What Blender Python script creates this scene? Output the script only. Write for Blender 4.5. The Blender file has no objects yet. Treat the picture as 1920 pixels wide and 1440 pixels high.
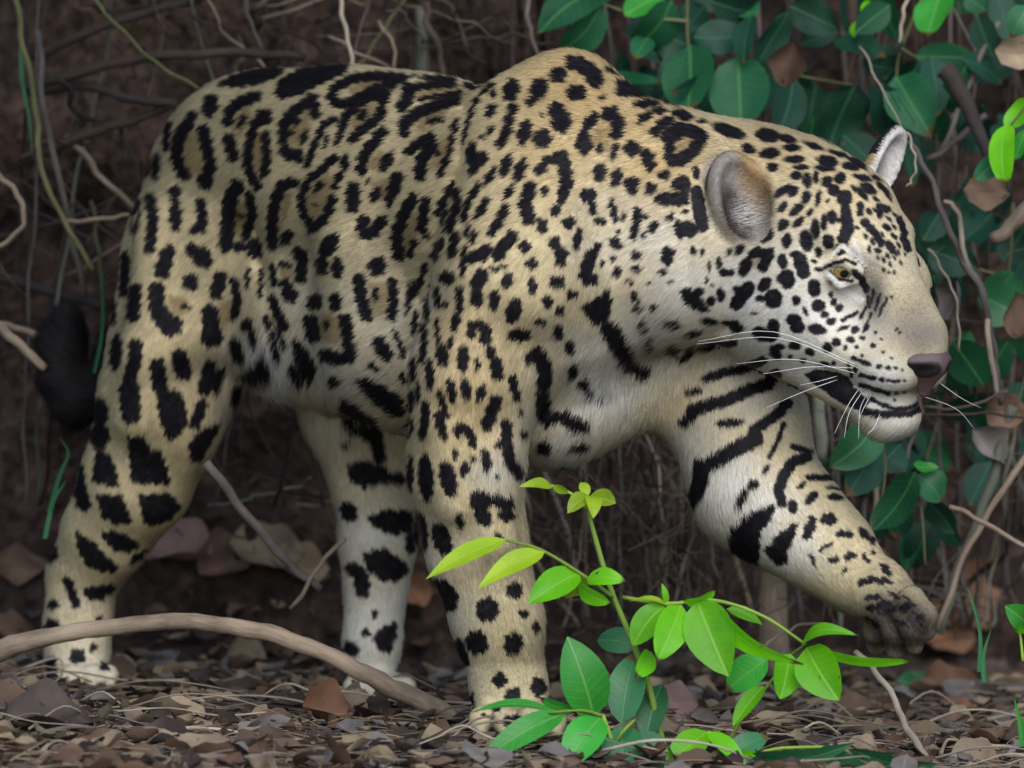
import bpy, math, random
import numpy as np
from mathutils import Vector, Matrix, noise
from mathutils.bvhtree import BVHTree

# ------------------------------------------------------------------ camera, sky, sun, exposure
scene = bpy.context.scene
COL = scene.collection
SC = 1.04 / 1920.0            # metres per photo pixel at the reference distance
D0 = 8.0
PITCH = math.radians(7.0)
FWD = np.array([0.0, math.cos(PITCH), -math.sin(PITCH)])
UPV = np.array([0.0, math.sin(PITCH), math.cos(PITCH)])
RGT = np.array([1.0, 0.0, 0.0])
CAM = np.array([0.0, -D0 * math.cos(PITCH), D0 * math.sin(PITCH) + 680 * SC * math.cos(PITCH)])

def W(u, v, d=0.0):
    """the point of the place seen at photo pixel (u, v), d metres behind the jaguar's near forepaw"""
    q = (D0 + d) / D0 * SC
    return CAM + (D0 + d) * FWD + RGT * (u - 960) * q + UPV * (720 - v) * q

def project(p):
    r = np.asarray(p) - CAM
    dep = r @ FWD
    q = D0 / dep / SC
    return 960 + (r @ RGT) * q, 720 - (r @ UPV) * q, dep - D0

cam_data = bpy.data.cameras.new('camera')
cam = bpy.data.objects.new('camera', cam_data)
COL.objects.link(cam)
cam.location = CAM
cam.rotation_euler = (math.pi / 2 - PITCH, 0, 0)
cam_data.sensor_width = 36.0
cam_data.lens = 36.0 * D0 / 1.04
cam_data.clip_start = 0.5
cam_data.clip_end = 500
cam_data.dof.use_dof = True
cam_data.dof.focus_distance = D0 - 0.06
cam_data.dof.aperture_fstop = 5.6
scene.camera = cam

world = bpy.data.worlds.new('World')
scene.world = world
world.use_nodes = True
wn = world.node_tree
for n in list(wn.nodes):
    wn.nodes.remove(n)
sky = wn.nodes.new('ShaderNodeTexSky')
sky.sky_type = 'NISHITA'
sky.sun_disc = False
SUN_EL, SUN_AZ = math.radians(44), math.radians(9)     # sun in front of the animal, over the viewer's head
sky.sun_elevation = SUN_EL
sky.sun_rotation = math.pi - SUN_AZ
sky.air_density = 1.0
sky.dust_density = 1.0
bg = wn.nodes.new('ShaderNodeBackground')
bg.inputs['Strength'].default_value = 0.125
wo = wn.nodes.new('ShaderNodeOutputWorld')
wn.links.new(sky.outputs[0], bg.inputs[0])
wn.links.new(bg.outputs[0], wo.inputs[0])

sun_data = bpy.data.lights.new('sun', 'SUN')
sun_data.energy = 1.5
sun_data.angle = math.radians(55)
sun_data.color = (1.0, 0.985, 0.96)
sun = bpy.data.objects.new('sun', sun_data)
COL.objects.link(sun)
sdir = Vector((math.sin(SUN_AZ) * math.cos(SUN_EL), -math.cos(SUN_AZ) * math.cos(SUN_EL), math.sin(SUN_EL)))
sun.rotation_euler = sdir.to_track_quat('Z', 'Y').to_euler()
sun.location = (1.5, -3, 5)

scene.view_settings.view_transform = 'Standard'
scene.view_settings.look = 'None'
scene.view_settings.exposure = 1.0
scene.view_settings.gamma = 1.0
scene.view_settings.use_curve_mapping = False
scene.cycles.use_denoising = True
rng = np.random.default_rng(7)
random.seed(7)
# ------------------------------------------------------------------ helpers
def nodemat(name):
    m = bpy.data.materials.new(name); m.use_nodes = True
    nt = m.node_tree
    return m, nt, nt.nodes['Principled BSDF'], nt.links
def ramp(nt, stops):
    r = nt.nodes.new('ShaderNodeValToRGB')
    e = r.color_ramp.elements
    while len(e) < len(stops): e.new(0.5)
    for q, (p, c) in zip(e, stops):
        q.position = p; q.color = (*c, 1)
    return r
def mesh_obj(name, V, F, mat, parent=None, smooth=True, label=None, cat=None, group=None, kind=None):
    me = bpy.data.meshes.new(name)
    me.from_pydata([tuple(v) for v in V], [], [tuple(f) for f in F])
    if smooth: me.shade_smooth()
    if mat: me.materials.append(mat)
    return link(name, me, parent, label, cat, group, kind)
def link(name, me, parent=None, label=None, cat=None, group=None, kind=None):
    o = bpy.data.objects.new(name, me); COL.objects.link(o)
    if parent: o.parent = parent
    return tag(o, label, cat, group, kind)
def tag(o, label=None, cat=None, group=None, kind=None):
    if label: o['label'] = label
    if cat: o['category'] = cat
    if group: o['group'] = group
    if kind: o['kind'] = kind
    return o
def tube(path, radii, n=8, caps=True, twist=0.0, rough=0.0):
    """vertices and faces of a tapered tube along a path"""
    P = [np.asarray(p, float) for p in path]
    if np.isscalar(radii): radii = [radii] * len(P)
    V, F = [], []
    t0 = P[1] - P[0]; t0 /= np.linalg.norm(t0)
    nrm = np.cross(t0, (0, 0, 1.0))
    if np.linalg.norm(nrm) < .1: nrm = np.cross(t0, (1.0, 0, 0))
    nrm /= np.linalg.norm(nrm)
    for i, p in enumerate(P):
        t = P[min(i + 1, len(P) - 1)] - P[max(i - 1, 0)]; t = t / (np.linalg.norm(t) + 1e-9)
        nrm = nrm - (nrm @ t) * t; nrm /= np.linalg.norm(nrm) + 1e-9
        b = np.cross(t, nrm)
        for k in range(n):
            a = 2 * math.pi * k / n + twist * i
            r = radii[i] * (1 + (random.uniform(-rough, rough) if rough else 0))
            V.append(p + (nrm * math.cos(a) + b * math.sin(a)) * r)
    for i in range(len(P) - 1):
        for k in range(n):
            k2 = (k + 1) % n
            F.append((i * n + k, i * n + k2, (i + 1) * n + k2, (i + 1) * n + k))
    if caps:
        F.append(tuple(reversed(range(n)))); F.append(tuple(range((len(P) - 1) * n, len(P) * n)))
    return V, F
def smooth_path(pts, sub=6):
    """Catmull-Rom through the points"""
    P = [np.asarray(p, float) for p in pts]
    P = [2 * P[0] - P[1]] + P + [2 * P[-1] - P[-2]]
    out = []
    for i in range(1, len(P) - 2):
        for k in range(sub):
            t = k / sub
            a, b, c, d = P[i - 1], P[i], P[i + 1], P[i + 2]
            out.append(.5 * ((2 * b) + (-a + c) * t + (2 * a - 5 * b + 4 * c - d) * t * t + (-a + 3 * b - 3 * c + d) * t ** 3))
    out.append(P[-2])
    return out
# ------------------------------------------------------------------ ground and bank
_c = [W(960, 1396, -.06), W(152, 1296, .41), W(706, 1318, .40)]
_M = np.linalg.solve(np.array([[1, p[0], p[1]] for p in _c]), np.array([p[2] for p in _c]))
def sstep(a, b, x):
    t = np.clip((x - a) / (b - a), 0, 1); return t * t * (3 - 2 * t)
def fbm(x, y, z=0.0, o=4):
    return noise.fractal(Vector((x, y, z)), 1.0, 2.0, o)
def bank_y(x):
    return .80 + .34 * sstep(-.12, .25, x) + .05 * np.sin(x * 5.1)
def ground_z(x, y):
    base = _M[0] + _M[1] * np.clip(x, -.8, .8) + _M[2] * np.clip(y, -.6, 1.2)
    r = np.clip(y - bank_y(x), 0, None)
    return base + 2.4 * sstep(0, .75, r) + .5 * sstep(.7, 4, r)
def grid_axis(lo, hi, fine_lo, fine_hi, fs, grow=1.35):
    a = list(np.arange(fine_lo, fine_hi + 1e-6, fs)); s = fs
    while a[-1] < hi: s *= grow; a.append(a[-1] + s)
    s = fs
    while a[0] > lo: s *= grow; a.insert(0, a[0] - s)
    return np.array(a)
gx = grid_axis(-120, 120, -.85, .85, .012); gy = grid_axis(-120, 120, -.45, 1.9, .012)
GXX, GYY = np.meshgrid(gx, gy, indexing='ij')
GZ = ground_z(GXX, GYY)
near = (np.abs(GXX) < 1.3) & (GYY > -1) & (GYY < 2.4)
dz = np.zeros_like(GZ); dyy = np.zeros_like(GZ)
for i, j in np.argwhere(near):
    x, y = GXX[i, j], GYY[i, j]
    slope = sstep(0, .2, y - bank_y(x))
    f = fbm(x * 7, y * 7, GZ[i, j] * 7)
    dz[i, j] = .004 * f + .002 * noise.noise(Vector((x * 60, y * 60, 3)))
    dyy[i, j] = -slope * (.06 * f + .03 * noise.noise(Vector((x * 26, y * 9, GZ[i, j] * 26))))
V = np.stack([GXX, GYY + dyy, GZ + dz], -1).reshape(-1, 3)
ni, nj = GXX.shape
ii, jj = np.meshgrid(np.arange(ni - 1), np.arange(nj - 1), indexing='ij')
a = (ii * nj + jj).ravel()
F = np.stack([a, a + nj, a + nj + 1, a + 1], 1)
bank_face = (GYY + 0 * GXX)[:-1, :-1].ravel() > bank_y(GXX)[:-1, :-1].ravel() + .02
def soil(name, cols, r2c):
  m_soil, nt, p, L = nodemat(name)
  tc = nt.nodes.new('ShaderNodeTexCoord')
  n1 = nt.nodes.new('ShaderNodeTexNoise'); n1.inputs['Scale'].default_value = 8; n1.inputs['Detail'].default_value = 9; n1.inputs['Roughness'].default_value = .65
  n2 = nt.nodes.new('ShaderNodeTexNoise'); n2.inputs['Scale'].default_value = 70; n2.inputs['Detail'].default_value = 6
  vo = nt.nodes.new('ShaderNodeTexVoronoi'); vo.inputs['Scale'].default_value = 45
  for q in (n1, n2, vo): L.new(tc.outputs['Object'], q.inputs['Vector'])
  r1 = ramp(nt, [(.30, cols[0]), (.50, cols[1]), (.72, cols[2])])
  L.new(n1.outputs['Fac'], r1.inputs[0])
  r2 = ramp(nt, [(.35, (.45, .42, .40)), (.65, (1.3, 1.25, 1.2))]); L.new(n2.outputs['Fac'], r2.inputs[0])
  mx = nt.nodes.new('ShaderNodeMix'); mx.data_type = 'RGBA'; mx.blend_type = 'MULTIPLY'; mx.inputs['Factor'].default_value = 1
  L.new(r1.outputs[0], mx.inputs['A']); L.new(r2.outputs[0], mx.inputs['B']); L.new(mx.outputs['Result'], p.inputs['Base Color'])
  p.inputs['Roughness'].default_value = .9; p.inputs['Specular IOR Level'].default_value = .2
  ad = nt.nodes.new('ShaderNodeMath'); ad.operation = 'ADD'; L.new(n2.outputs['Fac'], ad.inputs[0]); L.new(vo.outputs['Distance'], ad.inputs[1])
  bp = nt.nodes.new('ShaderNodeBump'); bp.inputs['Strength'].default_value = .9; bp.inputs['Distance'].default_value = .012
  L.new(ad.outputs[0], bp.inputs['Height']); L.new(bp.outputs[0], p.inputs['Normal'])
  return m_soil
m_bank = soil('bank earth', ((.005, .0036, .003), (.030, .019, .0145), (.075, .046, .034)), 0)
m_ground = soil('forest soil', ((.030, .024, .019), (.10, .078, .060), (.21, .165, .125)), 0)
def sub_sheet(name, mask, m_soil):
    ids = np.unique(F[mask]); mp = -np.ones(len(V), int); mp[ids] = np.arange(len(ids))
    o = mesh_obj(name, V[ids], mp[F[mask]], m_soil, kind='structure')
    return o
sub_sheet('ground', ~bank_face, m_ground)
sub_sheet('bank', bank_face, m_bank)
ground_bvh = BVHTree.FromPolygons([Vector(v) for v in V], [tuple(int(k) for k in f) for f in F])
def gz(x, y):
    h = ground_bvh.ray_cast(Vector((x, y, 6)), Vector((0, 0, -1)))
    return h[0].z if h[0] else 0.0
def ray_ground(u, v):
    o = Vector(CAM); d = (Vector(W(u, v, 0)) - o).normalized()
    h = ground_bvh.ray_cast(o, d)
    return np.array(h[0])
# ------------------------------------------------------------------ jaguar: one continuous body, grown from a distance field
def pxr(R, d):
    return R * SC * (1 + d / D0)

GS = 0.0035
PR = []     # primitives in metres: ('c', a, b, ra, rb, k, flow) / ('e', centre, axes, radii, k) ; k < 0 carves
def chain(pts, k=0.03, carve=False):
    for p, q in zip(pts[:-1], pts[1:]):
        PR.append(('c', W(*p[:3]), W(*q[:3]), pxr(p[3], p[2]), pxr(q[3], q[2]), k, carve))
def ball(u, v, d, R, k=0.03, carve=False):
    PR.append(('c', W(u, v, d), W(u, v, d) + 1e-4, pxr(R, d), pxr(R, d), k, carve))

# head frame (yaw towards the viewer, pitch down, slight roll)
HA, HB, HCR, HS = math.radians(48), math.radians(14), math.radians(-4), 1.066
HU, HV, HD = 1553, 519, -0.03
def _headaxes():
    F = np.array([math.cos(HA) * math.cos(HB), -math.sin(HA) * math.cos(HB), -math.sin(HB)])
    r0 = np.array([-math.sin(HA), -math.cos(HA), 0])
    u0 = np.cross(r0, F)
    if u0[2] < 0: u0 = -u0
    r = r0 * math.cos(HCR) + u0 * math.sin(HCR)
    u = u0 * math.cos(HCR) - r0 * math.sin(HCR)
    B = np.stack([RGT, FWD, UPV])       # picture-aligned axes -> world
    return np.stack([F, r, u]) @ B
HAX = _headaxes()
HO = W(HU, HV, HD)
def H(f, r, u):
    return HO + HS * (np.array([f, r, u]) @ HAX)
def hcap(a, b, ra, rb, k=0.015, carve=False):
    PR.append(('c', H(*a), H(*b), ra * HS, rb * HS, k, carve))
def hell(c, rad, k=0.015, carve=False, axes=None):
    PR.append(('e', H(*c), HAX if axes is None else axes, np.array(rad) * HS, k, carve))

# --- torso
chain([(455, 350, .46, 184), (540, 340, .38, 200), (640, 340, .30, 206), (720, 355, .245, 210), (800, 366, .19, 212), (960, 395, .08, 228)], .04)
chain([(430, 500, .44, 155), (560, 560, .33, 165), (660, 585, .27, 175), (800, 615, .18, 192), (960, 640, .10, 205)], .04)
# rump and right buttock
chain([(465, 300, .42, 150), (388, 440, .40, 122), (358, 560, .39, 108)], .04)
# shoulder hump, near scapula
chain([(1068, 197, .08, 84), (1010, 345, .0, 138), (985, 520, -.05, 155)], .045)
chain([(1068, 197, .08, 84), (1190, 345, .02, 140)], .045)
chain([(1060, 212, .08, 78), (992, 238, .07, 72), (935, 285, .06, 80)], .05)
# muscles: deltoid, triceps, forearm, hamstring, quadriceps
chain([(1040, 400, -.080, 60), (985, 560, -.118, 62)], .03)
chain([(915, 540, -.112, 62), (868, 720, -.108, 56)], .02)
chain([(850, 800, -.10, 56), (862, 940, -.10, 46)], .014)
chain([(925, 850, -.10, 44), (930, 1010, -.095, 38)], .014)
chain([(310, 420, .33, 60), (285, 660, .305, 58), (262, 780, .31, 50)], .02)
chain([(405, 450, .315, 74), (372, 620, .305, 60)], .04)
chain([(690, 470, .12, 95), (700, 620, .13, 80)], .04)
# neck
chain([(1110, 380, .05, 205), (1290, 420, .03, 197), (1440, 420, .045, 168), (1500, 420, .05, 150)], .04)
chain([(1130, 500, .0, 165), (1260, 500, -.02, 150)], .04)
# breast
chain([(1020, 650, .02, 175), (1040, 745, .03, 115)], .05)
chain([(1040, 745, .06, 115), (1230, 690, .09, 110)], .05)
# near foreleg
chain([(975, 520, -.05, 160), (893, 700, -.06, 120), (872, 880, -.05, 100), (895, 1030, -.045, 89), (932, 1160, -.04, 80), (955, 1290, -.03, 74)], .035)
chain([(955, 1290, -.03, 74), (970, 1345, -.05, 58)], .02)
for du, dd in ((-58, -.01), (-20, -.04), (24, -.055), (64, -.045)):
    chain([(962 + du * .7, 1334, -.05, 34), (968 + du * 1.1, 1350, -.075 + dd, 30), (970 + du * 1.15, 1370, -.085 + dd, 21)], .008)
# skin folds: behind the shoulder, at the groin, under the throat
FOLDS = [([(872, 200, .0), (858, 330, -.055), (812, 450, -.06), (780, 560, -.045), (770, 660, -.03)], 13), ([(478, 380, .26), (492, 500, .24), (520, 610, .25), (548, 700, .28)], 15), ([(1140, 690, -.13), (1200, 690, -.115), (1290, 655, -.09), (1370, 612, -.06)], 12)]
# far foreleg, lifted and swinging forward
chain([(1290, 640, .12, 150), (1385, 790, .09, 118), (1420, 920, .06, 116)], .04)
chain([(1420, 920, .06, 116), (1490, 980, .04, 98), (1560, 1038, .02, 80), (1612, 1092, .0, 62)], .03)
chain([(1612, 1092, .0, 62), (1650, 1110, -.015, 58), (1676, 1132, -.02, 54)], .02)
for (kx, ky, kd), (tx, ty, td) in (((1636, 1146, .02), (1642, 1206, .03)), ((1664, 1152, -.03), (1678, 1216, -.03)), ((1694, 1146, -.05), (1714, 1206, -.055)), ((1708, 1126, -.055), (1736, 1180, -.065))):
    chain([(kx, ky, kd, 36), ((kx + tx) / 2 + 9, (ky + ty) / 2 + 2, (kd + td) / 2 - .010, 33), (tx, ty + 4, td, 26)], .006)
hp = [(1630, 1190, .01), (1680, 1190, -.005)]
chain([(1640, 1185, .01, 26), (1672, 1190, -.01, 26)], .01)
# right hind leg (planted, trailing)
chain([(350, 500, .40, 120), (325, 640, .38, 112), (300, 760, .37, 110), (255, 900, .39, 96), (200, 1000, .42, 78), (155, 1080, .45, 60), (145, 1180, .45, 56), (145, 1240, .44, 56)], .035)
chain([(370, 560, .38, 92), (368, 690, .35, 64), (315, 800, .36, 68), (258, 910, .38, 66)], .04)
chain([(145, 1240, .44, 56), (155, 1262, .42, 46)], .02)
for du in (-44, -14, 18, 46):
    chain([(148 + du * .8, 1258, .41, 26), (152 + du * 1.1, 1266, .39, 25), (153 + du * 1.15, 1280, .375, 18)], .007)
# left hind leg (under the belly)
chain([(600, 620, .45, 120), (680, 780, .43, 100), (704, 900, .43, 80), (708, 1020, .44, 68), (704, 1110, .44, 54), (698, 1200, .43, 50), (700, 1270, .42, 48)], .03)
for du in (-42, -14, 18, 46):
    chain([(702 + du * .8, 1278, .40, 26), (710 + du * 1.1, 1288, .38, 25), (712 + du * 1.15, 1302, .365, 18)], .007)
# tail, curling up behind
chain([(380, 300, .56, 60), (290, 520, .60, 52), (235, 660, .585, 46), (182, 738, .54, 44), (146, 754, .53, 40), (120, 712, .53, 40), (118, 650, .53, 41), (130, 605, .53, 32)], .02)

# --- head
hell((-.035, .016, .030), (.100, .088, .094), .03)
hell((.062, .045, -.045), (.034, .018, .030), .02)
hell((.062, -.045, -.045), (.034, .018, .030), .02)
hell((.012, .006, .060), (.058, .048, .046), .03)
for sg in (1, -1):
    hell((.015, sg * .050, -.015), (.062, .046, .055), .03)          # cheekbone
    hell((-.016, sg * .052, -.040), (.060, .040, .044), .03)         # jowl
    hcap((-.03, sg * .050, -.058), (.088, sg * .018, -.096), .028, .022, .02)   # lower jaw
    hell((.112, sg * (.022 if sg > 0 else .014), -.056), (.040, .030, .031), .014)         # whisker pad
    hcap((.054, sg * (.050 if sg > 0 else .030), .051), (.078, sg * (.028 if sg > 0 else .006), .044), .017, .014, .016)    # brow
    hcap((.05, sg * (.062 if sg > 0 else .05), .012), (.03, sg * .068, -.005), .016, .016, .02)
hcap((.02, .004, .050), (.064, .005, .036), .048, .029, .022)               # forehead
hcap((.065, .004, .003), (.122, .003, -.032), .044, .033, .02)              # muzzle
hcap((.064, .012, .027), (.130, .008, -.024), .025, .018, .02)
hcap((.064, -.002, .027), (.130, -.006, -.024), .024, .017, .02)             # bridge
hcap((.134, .001, -.028), (.138, .001, -.048), .022, .020, .012)
hcap((.116, .002, -.018), (.147, .002, -.036), .019, .0150, .012)           # nose end
hell((.105, .002, -.108), (.033, .033, .026), .012)                     # chin
# hollow before the eye, mouth slit, eye socket
hell((.106, .061, .006), (.042, .026, .032), .028, True)
for sg in (1, -1):
    hcap((.066, sg * .056, -.074), (.100, sg * .052, -.086), .006, .007, .006, True)
    hcap((.100, sg * .052, -.086), (.126, sg * .030, -.087), .007, .006, .006, True)
    hcap((.126, sg * .030, -.087), (.150, sg * .004, -.088), .007, .006, .006, True)
    hcap((.156, sg * .003, -.062), (.150, 0, -.080), .003, .003, .004, True)
    if sg > 0: PR.append(('c', H(.062, sg * .050, .026), H(.084, sg * .058, .024), .013 * HS, .015 * HS, .006, True))
EYES = [(H(.0655, .0455, .026), 1), (H(.056, -.036, .028), -1)]
# lids of both eyes
for sg in (1, -1):
    if sg < 0: continue
    for z0, z1, r in ((.0115, .011, .0060), (-.0125, -.010, .0045)):
        hcap((.060, sg * .060, .026 + z0 * .3), (.074, sg * .056, .026 + z0), r, r, .005)
        hcap((.074, sg * .056, .026 + z0), (.086, sg * .046, .024 + z1 * .4), r, r, .005)
# ears: cupped shells
def unit(v): return v / np.linalg.norm(v)
def ear(c, tip, nrm, half_w, thick, depth):
    t = tip - c; L = np.linalg.norm(t); t = t / L
    n = unit(nrm - (nrm @ t) * t); bb = np.cross(n, t)
    A = np.stack([n, t, bb])
    PR.append(('e', c, A, np.array([thick, L, half_w]), .011, False))
    PR.append(('e', c + n * depth - t * L * .20 - bb * half_w * .02, A, np.array([thick * .95, L * .92, half_w * .74]), .008, True))
    return c, A, L
EARS = [ear(W(1384, 366, HD - .055), W(1360, 280, HD - .05), RGT * .40 - FWD * .90 + UPV * .05, .033, .024, .018),
        ear(W(1662, 305, HD + .06), W(1694, 236, HD + .075), RGT * .85 - FWD * .5 - UPV * .1, .026, .018, .012)]

def eval_sdf(P, prims):
    """exact field at scattered points"""
    D = np.full(len(P), 0.1, np.float32)
    for pr in prims:
        D = combine(D, P, pr)
    return D
def prim_dist(P, pr):
    if pr[0] == 'c':
        a, b, ra, rb = pr[1:5]
        ba = b - a
        h = np.clip(((P - a) @ ba) / (ba @ ba), 0, 1)
        q = P - a - h[..., None] * ba
        return np.sqrt((q * q).sum(-1)) - (ra + (rb - ra) * h)
    c, A, r = pr[1:4]
    q = (P - c) @ A.T
    k0 = np.sqrt(((q / r) ** 2).sum(-1)); k1 = np.sqrt(((q / r ** 2) ** 2).sum(-1)) + 1e-6
    return k0 * (k0 - 1) / k1
def combine(D, P, pr):
    d = prim_dist(P, pr).astype(np.float32)
    k, carve = pr[-2], pr[-1]
    if carve:
        h = np.clip(0.5 - 0.5 * (D + d) / k, 0, 1)
        return D * (1 - h) + (-d) * h + k * h * (1 - h)
    h = np.clip(0.5 + 0.5 * (D - d) / k, 0, 1)
    return D * (1 - h) + d * h - k * h * (1 - h)
def bounds(pr):
    m = 0.03 + pr[-2]
    if pr[0] == 'c':
        a, b, ra, rb = pr[1:5]; R = max(ra, rb) + m
        return np.minimum(a, b) - R, np.maximum(a, b) + R
    R = pr[3].max() + m
    return pr[1] - R, pr[1] + R

def build_field(prims, GS=GS):
    bs = [bounds(p) for p in prims]
    lo = np.min([b[0] for b in bs], 0); hi = np.max([b[1] for b in bs], 0)
    n = np.ceil((hi - lo) / GS).astype(int) + 1
    D = np.full(n, 0.1, np.float32)
    ax = [(lo[i] + np.arange(n[i]) * GS).astype(np.float32) for i in range(3)]
    for pr, (b0, b1) in zip(prims, bs):
        i0 = np.clip(np.floor((b0 - lo) / GS).astype(int), 0, n - 1); i1 = np.clip(np.ceil((b1 - lo) / GS).astype(int) + 1, 1, n)
        sl = tuple(slice(i0[i], i1[i]) for i in range(3))
        X, Y, Z = np.meshgrid(ax[0][sl[0]], ax[1][sl[1]], ax[2][sl[2]], indexing='ij')
        P = np.stack([X, Y, Z], -1)
        D[sl] = combine(D[sl], P, pr)
    return D, lo

def surface_nets(D, lo, GS=GS):
    n = np.array(D.shape)
    S = D < 0
    cnt = np.zeros(n - 1, np.int8)
    for dx in (0, 1):
        for dy in (0, 1):
            for dz in (0, 1):
                cnt += S[dx:n[0] - 1 + dx, dy:n[1] - 1 + dy, dz:n[2] - 1 + dz]
    act = (cnt > 0) & (cnt < 8)
    idx = -np.ones(n - 1, np.int64)
    cells = np.argwhere(act)
    idx[act] = np.arange(len(cells))
    acc = np.zeros((len(cells), 3)); num = np.zeros(len(cells))
    for a in range(3):
        o = [i for i in range(3) if i != a]
        for p in (0, 1):
            for q in (0, 1):
                c0 = cells.copy(); c0[:, o[0]] += p; c0[:, o[1]] += q
                c1 = c0.copy(); c1[:, a] += 1
                d0 = D[tuple(c0.T)]; d1 = D[tuple(c1.T)]
                m = (d0 < 0) != (d1 < 0)
                t = d0 / np.where(m, d0 - d1, 1)
                pt = c0.astype(float); pt[:, a] += t
                acc[m] += pt[m]; num[m] += 1
    V = lo + acc / num[:, None] * GS
    quads = []
    for a in range(3):
        o = [(a + 1) % 3, (a + 2) % 3]
        s0 = [slice(None)] * 3; s1 = [slice(None)] * 3
        s0[a] = slice(0, -1); s1[a] = slice(1, None)
        A = S[tuple(s0)]; B = S[tuple(s1)]
        e = np.argwhere(A != B)
        e = e[(e[:, o[0]] > 0) & (e[:, o[1]] > 0) & (e[:, o[0]] < n[o[0]] - 1) & (e[:, o[1]] < n[o[1]] - 1)]
        flip = ~A[tuple(e.T)]
        vs = []
        for p, q in ((0, 0), (1, 0), (1, 1), (0, 1)):
            c = e.copy(); c[:, o[0]] -= p; c[:, o[1]] -= q
            vs.append(idx[tuple(c.T)])
        Q = np.stack(vs, 1)
        Q[flip] = Q[flip][:, ::-1]
        quads.append(Q)
    return V, np.concatenate(quads)
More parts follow.
